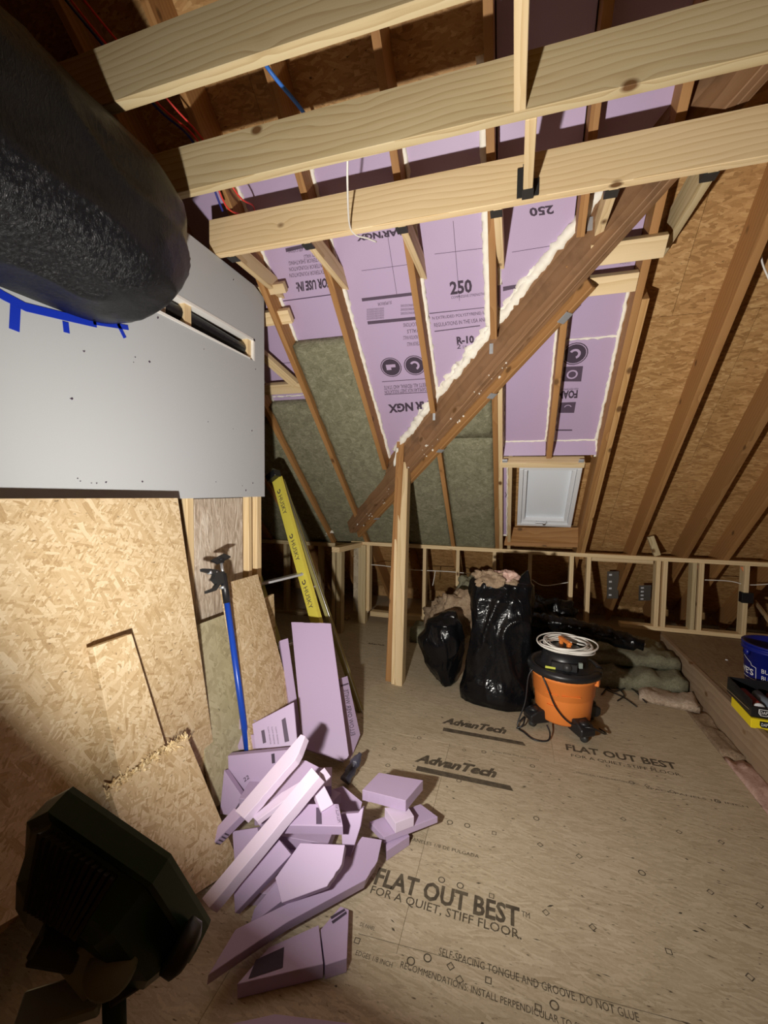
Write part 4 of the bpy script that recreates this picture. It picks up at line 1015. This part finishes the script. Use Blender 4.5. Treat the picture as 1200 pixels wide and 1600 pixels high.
for q, pts in enumerate((((945, 1070), (960, 1080), (985, 1075), (1010, 1098)), ((940, 1085), (955, 1070), (975, 1085), (965, 1095)))):
    tag(tube('dark_cable', [PZ(u, v, .008+.004*i) for i, (u, v) in enumerate(pts)], .0045, BLK), ['dark cable running from the vacuum shadow to the right', 'short dark cable curl beside the vacuum'][q], 'cable')
# insulation in the gap by the raised platform
gi = [(.0, 4.0, .055, TANW), (3.15, 3.75, .06, TANW), (2.62, 3.13, .05, BROWNW), (1.9, 2.6, .045, PINKW), (1.2, 1.88, .02, WOOLC), (.3, 1.18, .03, PINKW)]
gl = ['', 'tan insulation in the floor gap near the green batts', 'brown torn insulation in the floor gap beside the platform board', 'pink insulation in the floor gap at the right edge', 'grey board in the floor gap', 'pink insulation in the gap nearest the camera']
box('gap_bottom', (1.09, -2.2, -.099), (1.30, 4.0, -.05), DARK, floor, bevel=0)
for i, (a, b, z, m) in enumerate(gi[1:], 1):
    M = frame((1.195, 0, 0), (1, 0, 0), (0, 1, 0))
    if m is WOOLC: o = box('grey_board', (1.103, a, -.03), (1.205, b, .004), simple('dusty_board', (.24, .22, .18), .8), None)
    else: o = batt(-.094, .011, a, b, b-.03, d=-.004-z*.12, t=.07, mat=m, name='gap_insulation', M=M, parent=None, amp=.022, seed=i+20, rnd=.002)
    tag(o, gl[i], 'insulation' if m is not WOOLC else 'board')

# ================================================================== SHOP VACUUM
vc = Vector((.318, 2.70, 0)); TL = Matrix.Translation(vc)
vac = tag(empty('shop_vacuum', vc), 'orange and black drum vacuum with a coil of white cord on its lid', 'vacuum')
lathe('drum', [(.145, .055), (.152, .065), (.165, .20), (.166, .205), (.172, .21), (.178, .305), (.186, .31), (.186, .335), (.17, .336)], ORNG, vc, vac, 56)
lathe('lid', [(.19, .33), (.195, .335), (.195, .355), (.18, .365), (.15, .375), (.135, .38), (.13, .42), (.12, .445), (.09, .465), (.05, .472), (.0, .474)], BLK, vc, vac, 56)
vs, fs = sweep([vc+Vector((.188*cos(a*2*pi/90), .188*sin(a*2*pi/90), .352)) for a in range(84)], lambda t: .024+.0015*sin(t*84*3.1), 10)
mesh('hose', vs, fs, BLK, vac, smooth=True)
def vbox(nm, lo, hi, mat, az=0, bevel=.004): return box(nm, lo, hi, mat, vac, TL @ Matrix.Rotation(az, 4, 'Z'), bevel)
az0 = math.atan2(-2.70, -.318)          # towards the camera
vbox('control_panel', (.10, -.07, .375), (.145, .07, .42), BLK, az0)
lathe('dial', [(.0, 0), (.024, 0), (.022, .018), (.0, .02)], BLKM, vc+Vector((cos(az0+.12)*.142, sin(az0+.12)*.142, .398)), vac, 24, axis=(cos(az0), sin(az0), .25))
vbox('warning_sticker', (.142, -.10, .378), (.1475, -.045, .390), simple('yellow_green_print', (.62, .66, .10), .5), az0, .0005)
vbox('switch', (.135, .035, .40), (.15, .055, .43), GREYM, az0+.3, .001)
for s_ in (-.045, .045): vbox('handle_post', (-.01+s_*0, -.012+s_, .46), (.01, .012+s_, .50), ORNG, az0+1.57+.5)
vbox('handle', (-.013, -.065, .495), (.013, .065, .515), ORNG, az0+1.57+.5, .006)
vbox('latch', (.172, -.022, .285), (.196, .022, .355), ORNG, az0+1.32, .004); vbox('latch', (.172, -.022, .285), (.196, .022, .355), BLK, az0-1.6, .004)
vbox('accessory_port', (.15, -.03, .33), (.205, .03, .37), BLK, az0+1.45, .006)
for i, a in enumerate((az0-.95, az0+.62, az0+2.2, az0-2.5)):
    Mz = TL @ Matrix.Rotation(a, 4, 'Z')
    f_ = prism('caster_foot', [(.11, .035), (.215, .035), (.235, .05), (.235, .085), (.20, .105), (.15, .115), (.11, .10)], -.045, .045, BLK, vac, Mz @ Matrix.Rotation(pi/2, 4, 'X'), .006)
    WM[f_.name] = Mz @ Matrix.Rotation(pi/2, 4, 'X')
    cp = vc+Vector((cos(a)*.20, sin(a)*.20, .022)); ax = Vector((-sin(a+.5), cos(a+.5), 0))
    w_ = lathe('wheel', [(.0, -.016), (.018, -.016), (.021, -.010), (.021, .010), (.018, .016), (0, .016)], BLKM, cp, f_, 20, axis=ax)
    lathe('foot_dome', [(.03, 0), (.028, .012), (.015, .020), (0, .022)], BLK, vc+Vector((cos(a)*.195, sin(a)*.195, .10)), f_, 20)
for a, w, z in ((az0-.35, .035, .235), (az0+.25, .05, .24), (az0-.35, .03, .165)): vbox('drum_rib', (.160, -w, z), (.1725+.02*(z > .2)*.3, w, z+.004), ORNG, a, .001)
tube('power_cord', [vc+Vector(v) for v in ((-.13, -.145, .33), (-.10, -.165, .27), (-.06, -.178, .18), (.0, -.178, .11), (.06, -.18, .085), (.13, -.20, .10), (.19, -.16, .06), (.22, -.1, .03), (.20, -.02, .01))], .0045, BLK, vac)
tube('power_cord', [vc+Vector(v) for v in ((-.17, -.09, .36), (-.205, -.10, .30), (-.22, -.12, .15), (-.26, -.15, .02), (-.22, -.20, .008), (-.17, -.25, .006), (-.10, -.24, .008), (-.085, -.20, .03), (-.10, -.17, .06))], .0045, BLK, vac)
tube('power_cord', [vc+Vector(v) for v in ((-.25, -.13, .03), (-.22, -.10, .05), (-.23, -.16, .03), (-.265, -.17, .01))], .0045, BLK, vac)
# cord coil
coil = []
for i in range(9*28):
    a = 2*pi*i/28; k = i/28; R_ = .135+.016*sin(k*2.3)+.008*cos(k*5)
    ox, oy = .018*sin(k*1.7), .014*cos(k*2.1)
    coil.append(vc+Vector((.01+ox+R_*cos(a), -.005+oy+R_*.92*sin(a), .478+.012*sin(a*1+k)+.010*sin(k*1.3)+.004*(i/28 % 3))))
vs, fs = sweep(coil, .0042, 8); o = mesh('cord_coil', vs, fs, CORD, smooth=True); tag(o, 'coiled white cord lying on the vacuum lid', 'cord')

# ================================================================== BUCKET AND BOXES
bk = Vector((1.495, 3.0, ZP))
bu = tag(empty('bucket', bk), 'blue plastic bucket on the platform, cut by the right edge', 'bucket')
BB = simple('bucket_blue', (.004, .012, .20), .35, .5)
lathe('bucket_body', [(.0, .0), (.125, .0), (.128, .01), (.148, .27), (.158, .27), (.158, .285), (.149, .285), (.150, .30), (.159, .30), (.159, .312), (.145, .312), (.12, .02), (0, .018)], BB, bk, bu, 48)
lathe('handle_ear', [(0, 0), (.02, 0), (.018, .015), (0, .016)], BB, bk+Vector((-.15, -.03, .26)), bu, 16, axis=(-1, -.2, 0))
def on_bucket(a, z, r=None):
    r = .1285+.0725*z+.0012 if r is None else r
    return bk+Vector((cos(a)*r, sin(a)*r, z))
def btext(s, a0, a1, z0, z1, mat, bold=0):
    key = (s, bold)
    text(s, (0, 0, 0), (1, 0, 0), (0, 1, 0), mat, bu, bold); o = [q for q in bu.children][-1]
    V = _tc[key]; me = o.data
    for v, w in zip(me.vertices, V[0]):
        fx = (w.x-V[2])/(V[3]-V[2]); fy = (w.y-V[4])/(V[5]-V[4]); v.co = on_bucket(a0+(a1-a0)*fx, z0+(z1-z0)*fy)
ac = math.atan2(-bk.y, -bk.x)           # facing the camera
btext("LOWE'S", ac-2.05, ac-.70, .125, .165, INKW, .02)
fr = [(-.72+k*.0, 0) for k in range(0)]
def bline(pts, w=.003):
    for (a, z), (b, y) in zip(pts[:-1], pts[1:]):
        n_ = 6
        for k in range(n_):
            p, q = on_bucket(a+(b-a)*k/n_, z+(y-z)*k/n_), on_bucket(a+(b-a)*(k+1)/n_, z+(y-z)*(k+1)/n_)
            r_ = Vector((p.x-bk.x, p.y-bk.y, 0)).normalized(); t_ = (q-p).normalized().cross(r_)*w/2
            mark('printed_line', [p-t_, q-t_, q+t_, p+t_], INKW, bu, r_, .0004)
bline([(ac-.60, .105), (ac-.60, .18), (ac-.78, .185), (ac-.82, .20), (ac-1.3, .235), (ac-1.9, .20)]); bline([(ac-.60, .105), (ac-2.1, .105)])
for i in range(3): btext('BUCKET', ac-.40, ac+.35, .08+i*.04, .105+i*.04, INKW, .0)
o = lumber('scrap_stick', PZ(1180, 940, .42), PZ(1196, 1000, .42)+Vector((.06, -.1, .02)), .035, .018, PINE); tag(o, 'pale wooden stick poking out of the blue bucket', 'stick')
# boxes with tubes
by = PZ(1173, 1137, ZP)
yb = tag(empty('carton', by), 'flat yellow carton with dark emblem on the platform', 'box')
ME = frame(by, Vector((1, -.06, 0)), Vector((.06, 1, 0)))
box('carton_body', (0, 0, 0), (.36, .24, .05), YELB, yb, ME, .002)
def mtext(s, M, o, b, c, mat, parent, bold=0): return text(s, M @ Vector(o), M @ Vector(b), M @ Vector(c), mat, parent, bold)
def emblem(M, x, y0, z0, parent, mat, w=.04, h=.032):
    mark('printed_emblem', [M @ Vector(q) for q in ((x, y0, z0+h*.35), (x+w*.2, y0, z0), (x+w*.8, y0, z0), (x+w, y0, z0+h*.35), (x+w, y0, z0+h), (x, y0, z0+h))], mat, parent, (M @ Vector((0, -1, 0, 0))).xyz if False else -M.col[1].xyz)
emblem(ME, .035, 0, .010, yb, BLK); text('DAP', ME @ Vector((.042, -.0012, .018)), ME @ Vector((.068, -.0012, .018)), ME @ Vector((.042, -.0012, .034)), INKW, yb, .01)
text('DAP', ME @ Vector((.095, -.0006, .022)), ME @ Vector((.15, -.0006, .022)), ME @ Vector((.095, -.0006, .034)), BRICK, yb, .01)
kb = tag(empty('tray_box', by+Vector((0, .02, .05))), 'open black tray box stacked on the yellow carton', 'box')
MK = frame(by+Vector((.005, .015, .0505)), Vector((1, -.06, 0)), Vector((.06, 1, 0)))
box('tray_bottom', (0, 0, 0), (.34, .30, .004), BLK, kb, MK, 0)
box('tray_front', (0, 0, 0), (.34, .004, .055), BLK, kb, MK, 0); box('tray_side', (0, .004, 0), (.004, .30, .085), BLK, kb, MK, 0); box('tray_back', (.004, .296, 0), (.34, .30, .085), BLK, kb, MK, 0)
emblem(MK, .03, 0, .012, kb, INKW, .045, .034); emblem(MK @ Matrix.Translation((0, -.0006, 0)), .034, 0, .015, kb, BLK, .037, .028)
text('DAP', MK @ Vector((.037, -.002, .022)), MK @ Vector((.067, -.002, .022)), MK @ Vector((.037, -.002, .038)), INKW, kb, .01); text('A', MK @ Vector((.085, -.001, .020)), MK @ Vector((.10, -.001, .020)), MK @ Vector((.085, -.001, .04)), INKW, kb, .01)
dv = frame(by+Vector((-.03, .05, 0)), Vector((.1, 1, 0)), Vector((-1, .1, .15)))
o = box('card_flap', (0, 0, -.001), (.28, .022, .001), simple('brown_card', (.33, .23, .12), .8), kb, frame(by+Vector((-.002, .02, .085)), Vector((0, 1, 0)), Vector((-1, 0, .9))), 0)
for i, (m, l) in enumerate(((BRICK, 'dark red tube lying in the black tray'), (simple('grey_tube', (.16, .19, .23), .4), 'grey tube lying in the black tray'), (BRICK, 'second red tube farther right in the black tray'))):
    a = MK @ Vector((.045+i*.062, .03, .036)); t_ = tag(empty('caulk_tube', a), l, 'tube')
    ax = MK.col[1].xyz.normalized()
    lathe('tube_body', [(0, .01), (.024, .01), (.024, .19), (.0, .19)], m, a, t_, 24, axis=ax)
    lathe('tube_cap', [(0, 0), (.0255, 0), (.0255, .012), (0, .012)], WHITE, a, t_, 24, axis=ax)
o = blob('white_scrap', PZ(1150, 1066, ZP+.006), (.012, .01, .005), WHITE, amp=.4, nu=12, nv=8); tag(o, 'tiny white crumb on the platform left of the boxes', 'scrap')
o = blob('white_scrap', PZ(1135, 1031, ZP+.005), (.009, .009, .004), WHITE, amp=.4, nu=12, nv=8); tag(o, 'tiny white crumb on the platform farther back', 'scrap')

# ================================================================== WRAPPED DUCT ON THE LEFT WALL
dc = Vector((XW, .8, 2.28))
du = tag(empty('wrapped_duct', dc), 'large black plastic-wrapped duct bulging from the drywall at upper left', 'duct')
vs = []; fs = []; nu, nv = 120, 150
for j in range(nv+1):
    t = j/nv; y = -1.0+t*2.43
    e = 1.0
    if y > 1.0: e = math.sqrt(max(0, 1-((y-1.0)/.43)**3.4))
    for i in range(nu+1):
        ph = -pi/2+pi*i/nu
        rz = .315*(e**.8); rx = .35*(e**.62)
        cz = 2.30+.02*(1-e)
        c_, s_ = cos(ph), sin(ph)
        p = Vector((XW+.003+rx*abs(c_)**.75, y, cz+rz*math.copysign(abs(s_)**.8, s_)))
        q = Vector((p.x*6, p.y*3.5, p.z*6)); w = noise.noise_vector(q)*.4
        d = .026*noise.noise(q*.6)+.014*max(0, ridge(q*.7+w))**2+.003*max(0, ridge(q*2.2+w))
        if e > .15: p += Vector((c_, 0, s_))*(d-.01)*min(1, c_*3)
        vs.append(p)
for j in range(nv):
    for i in range(nu): k = j*(nu+1)+i; fs.append((k, k+1, k+nu+2, k+nu+1))
mesh('plastic_wrap', vs, fs, WRAP, du, smooth=True)
def tp(pts, w=.022):
    P = [PX(u, v, XW+.001) for u, v in pts]; vs = []; fs = []
    for i, p in enumerate(P):
        t_ = (P[min(i+1, len(P)-1)]-P[max(i-1, 0)]).normalized(); m = Vector((1, 0, 0)).cross(t_)*w/2
        vs += [p-m, p+m, p-m+Vector((.002, 0, 0)), p+m+Vector((.002, 0, 0))]
    for i in range(len(P)-1):
        a, b = 4*i, 4*i+4; fs += [(a+2, a+3, b+3, b+2), (a, a+1, b+1, b), (a, a+2, b+2, b), (a+1, a+3, b+3, b+1)]
    fs += [(0, 1, 3, 2), (len(vs)-4, len(vs)-3, len(vs)-1, len(vs)-2)]
    return mesh('tape_strip', vs, fs, TAPE, tap)
tap = tag(empty('masking_tape', PX(80, 490, XW)), 'blue tape strips holding the black wrapped duct to the drywall', 'tape')
tp([(-30, 440), (5, 462), (40, 480), (90, 492), (150, 506)], .026); tp([(145, 503), (200, 512)], .018); tp([(24, 478), (22, 516)], .028); tp([(102, 503), (104, 520)], .02); tp([(184, 506), (195, 528)], .014)

# ================================================================== WORK LAMP
d1 = (RT*.80-UP*.60); d1 = (d1-LN*d1.dot(LN)).normalized()
MH = frame(LAMP-LN*.012, d1, LN.cross(d1)); hz = MH.col[2].xyz
if hz.dot(LN) < 0: MH = frame(LAMP-LN*.012, d1, d1.cross(LN)); 
sgn = 1 if MH.col[2].xyz.dot(LN) > 0 else -1
lb_ = PZ(300, 1500, 0)
wlp = tag(empty('work_lamp', (LAMP.x, LAMP.y, 0)), 'dark green work lamp on a stand seen from behind at the lower left', 'lamp')
hp = [(85, 1240), (118, 1222), (272, 1328), (334, 1432), (322, 1452), (250, 1456), (78, 1302)]
HM = frame(LAMP, d1, LN.cross(d1)); HMi = HM.inverted()
hl = [HMi @ PL(u, v, LN, LAMP) for u, v in hp]; hc = sum(hl, Vector())/len(hl)
def hring(k, z, sh=(0, 0)): return [Vector((hc.x+(p.x-hc.x)*k+sh[0], hc.y+(p.y-hc.y)*k+sh[1], z)) for p in hl]
def loft(name, rings, mat, bevel=0):
    n = len(hl); vs = [v for r in rings for v in r]; fs = [tuple(range(n)), tuple(range(len(vs)-n, len(vs)))]
    for q in range(len(rings)-1):
        for i in range(n): fs.append((q*n+i, q*n+(i+1) % n, (q+1)*n+(i+1) % n, (q+1)*n+i))
    return mesh(name, vs, fs, mat, wlp, HM, bevel=bevel)
zs = 1 if HM.col[2].xyz.dot(LN) > 0 else -1
loft('bezel', [hring(.99, -.004*zs), hring(1.0, -.010*zs), hring(1.0, -.034*zs), hring(.93, -.037*zs)], GREEN)
loft('housing', [hring(.90, -.037*zs), hring(.84, -.050*zs), hring(.72, -.074*zs), hring(.50, -.084*zs)], GREEN)
loft('glass', [hring(.8, -.0045*zs), hring(.8, -.003*zs)], GLASSG)
C0, C1 = hl[1], hl[2]
for i in range(13):
    p = C0.lerp(C1, .02+.058*i); q = p+(hc-p)*.10; r2 = p+(hc-p)*.45
    lumber('cooling_fin', HM @ Vector((q.x, q.y, -.042*zs)), HM @ Vector((r2.x, r2.y, -.084*zs)), .022, .0045, BLKM, wlp, up=LN, bevel=0)
def D0(u, v, d): return EYE+ray(u, v).normalized()*d
pv = D0(272, 1472, .72); pv2 = D0(95, 1360, .74)
lathe('pivot_knob', [(0, 0), (.026, 0), (.026, .012), (.018, .018), (0, .018)], BLKM, pv+d1*.004, wlp, 20, axis=d1)
def bar(name, pts, w, t, mat, wd=None):
    P = [Vector(p) for p in pts]; wd = (wd or Vector((0, 1, .3))).normalized()
    for a, b in zip(P[:-1], P[1:]): lumber(name, a, b, w, t, mat, wlp, up=wd)
dist = .80
def D(u, v, d=.82): r = ray(u, v); return EYE+r.normalized()*d
bar('bracket_arm', [pv2-d1*.01, D(75, 1440, .70), D(55, 1478, .72)], .03, .006, BLKM, hz.cross(d1)); 
bar('bracket_arm', [D(55, 1478, .72), D(125, 1492, .74)], .03, .006, BLKM)
bar('bracket_plate', [D(112, 1488, .74), D(158, 1545, .76)], .042, .005, GREYM, Vector((.6, .3, .8)))
bar('bracket_arm', [pv+d1*.01, D(250, 1500, .80), D(170, 1550, .78)], .028, .006, BLKM)
kp = D(176, 1512, .74); lathe('clamp_knob', [(0, 0), (.024, .0), (.026, .006), (.024, .012), (0, .014)], GREYM, kp, wlp, 24, axis=(.3, -.5, .8))
sp_ = D(178, 1545, .79)
fl_ = Vector((sp_.x, sp_.y, 0))
tube('stand_pole', [sp_, sp_.lerp(fl_, .5), fl_+Vector((0, 0, .30))], .012, GREEN, wlp, 12, 0)
tube('stand_pole', [fl_+Vector((0, 0, .12)), fl_+Vector((0, 0, .62))], .017, BLKM, wlp, 12, 0)
for a in (.9, 3.0, 5.1):
    lg = fl_+Vector((cos(a)*.36, sin(a)*.36, .012)); tube('stand_leg', [fl_+Vector((0, 0, .5)), lg], .009, GREEN, wlp, 10, 0)
    tube('leg_brace', [fl_+Vector((0, 0, .16)), (fl_+Vector((0, 0, .5))).lerp(lg, .55)], .006, GREYM, wlp, 8, 0)
bar('cross_bar', [D(30, 1590, .80), D(160, 1548, .78)], .035, .02, GREYM)
bar('stand_plate', [D(190, 1560, .80), D(250, 1500, .84)], .045, .005, GREYM, Vector((.7, .2, .7)))

# ================================================================== PRINT ON THE FLOOR
def ft(s, o, b, c, bold=0): text(s, PZ(*o), PZ(*b), PZ(*c), INKF, floor, bold, lift=.0006)
def fline(a, b, w): 
    pa, pb = PZ(*a), PZ(*b); t_ = (pb-pa).normalized().cross(Vector((0, 0, 1)))*w/2
    mark('printed_line', [pa-t_, pb-t_, pb+t_, pa+t_], INKF, floor, (0, 0, 1))
def ftx(s, ub, vb_, ue, h, bold=0, sh=0):
    """text along world X starting at a photo point; h cap height in metres"""
    o = PZ(ub, vb_); e = PL(ue, vb_+ (ue-ub)*.25, (0, 1, 0), o)
    r_ = ray(ue, 0); # find point on y=o.y, z=0 whose image column is ue
    lo, hi = o.x, o.x+4
    for _ in range(40):
        m = (lo+hi)/2; q = Vector((m, o.y, 0))-EYE; uu = 600+F*q.dot(RT)/q.dot(FW)
        if uu < ue: lo = m
        else: hi = m
    text(s, o, (lo, o.y, 0), (o.x+sh, o.y+h, 0), INKF, floor, bold, lift=.0006)
    return o, lo
o_, e_ = ftx('FLAT OUT BEST', 583, 1382, 812, .072, .03); ftx('TM', 815, 1432, 828, .02)
ftx('FOR A QUIET, STIFF FLOOR.', 577, 1398, 815, .036, .005)
ftx('FLAT OUT BEST', 885, 1172, 1060, .06, .03); ftx('FOR A QUIET, STIFF FLOOR.', 893, 1183, 1068, .03, .005)
for (u0, v0, u1, ub0, vb0, ub1) in ((647, 1190, 772, 652, 1197, 797), (690, 1130, 788, 693, 1137, 817)):
    ftx('AdvanTech', u0, v0, u1, .072, .055, .025)
    a = PZ(ub0, vb0); 
    lo, hi = a.x, a.x+3
    for _ in range(40):
        m = (lo+hi)/2; q = Vector((m, a.y, 0))-EYE; uu = 600+F*q.dot(RT)/q.dot(FW)
        if uu < ub1: lo = m
        else: hi = m
    mark('printed_line', [Vector((a.x, a.y-.036, 0)), Vector((lo+.015, a.y-.036, 0)), Vector((lo, a.y-.002, 0)), Vector((a.x, a.y+.002, 0))], INKF, floor, (0, 0, 1))
ftx('AdvanTech', 574, 1006, 600, .03, .05)
ftx('PANELES 1/8 DE PULGADA', 640, 1313, 748, .016); ftx('SELF-SPACING TONGUE AND GROOVE. DO NOT GLUE', 685, 1492, 1000, .022)
ftx('RECOMMENDATIONS: INSTALL PERPENDICULAR TO SUPPORTS', 625, 1512, 960, .018); ftx('EDGES 1/8 INCH', 555, 1492, 612, .014); ftx('DE PANEL', 562, 1447, 585, .012)
ftx('PANEL EDGE THIS SIDE DOWN', 770, 1175, 842, .012); ftx('STRUCTURAL 1 RATED SHEATHING 24 OC', 900, 1208, 1000, .012); ftx('SPACE PANELS 1/8 INCH', 1010, 1232, 1170, .012)
fline((560, 1459), (1100, 1606), .0015)
ringc = [(642, 1502, 'c'), (668, 1497, 'c'), (704, 1510, 'd'), (718, 1531, 'd'), (763, 1532, 's'), (841, 1575, 's'), (866, 1571, 'c'), (558, 1470, 's'), (690, 1375, 'c'), (719, 1384, 'c'), (768, 1400, 's'), (853, 1426, 'd'), (926, 1449, 'd'), (1045, 1487, 's'), (1172, 1527, 'd'), (838, 1279, 'c'), (905, 1338, 'd'), (844, 1320, 'd'), (772, 1302, 's'), (703, 1285, 'c'), (730, 1290, 'c'), (974, 1280, 'd'), (1003, 1364, 'c'), (1110, 1394, 'd'), (1187, 1415, 'd'), (1061, 1300, 'd'), (1127, 1316, 'd'), (655, 1153, 'c'), (616, 1170, 'c'), (606, 1196, 'c'), (725, 1172, 'd'), (756, 1175, 'c'), (717, 1220, 'c'), (832, 1197, 'c'), (987, 1223, 'c'), (1011, 1228, 'd'), (1050, 1237, 'd'), (1121, 1252, 'c'), (1020, 1200, 'd'), (560, 1108, 'c'), (950, 1197, 's')]
for u, v, k in ringc:
    c = PZ(u, v); n_ = {'c': 16, 'd': 4, 's': 4}[k]; a = {'c': 0, 'd': 0, 's': pi/4}[k]
    ax, ay = Vector((cos(a), sin(a), 0)), Vector((-sin(a), cos(a), 0))
    ringmark('nail_mark', c, ax, ay, .009, .0125, INKF, floor, (0, 0, 1), seg=n_)
def fstains():
    vs = []; fs = []
    for i in range(190):
        c = Vector((random.uniform(-.9, 1.15), random.uniform(.9, 3.9), .0006)); a = random.uniform(-.6, .6); L = random.uniform(.004, .014); w = random.uniform(.0015, .004)
        x = Vector((cos(a), sin(a), 0))*L; y = Vector((-sin(a), cos(a), 0))*w; k = len(vs); vs += [c-x, c-y, c+x, c+y]; fs.append((k, k+1, k+2, k+3))
    me = bpy.data.meshes.new('floor_flecks'); me.from_pydata([tuple(v) for v in vs], [], fs); me.materials.append(INKF)
    o = put(bpy.data.objects.new('floor_flecks', me), Matrix(), floor); o['kind'] = 'stuff'
fstains()
# header stamp
for i in range(5): text('SPF KD-HT NO.2', PS(962+i*1.4, 386+i*6, .0), PS(979+i*1.2, 385+i*6, .0), PS(962+i*1.4, 383+i*6, .0), INKF, roof, 0, lift=.024)
for o in bpy.data.objects:
    if '_n' in o: del o['_n']
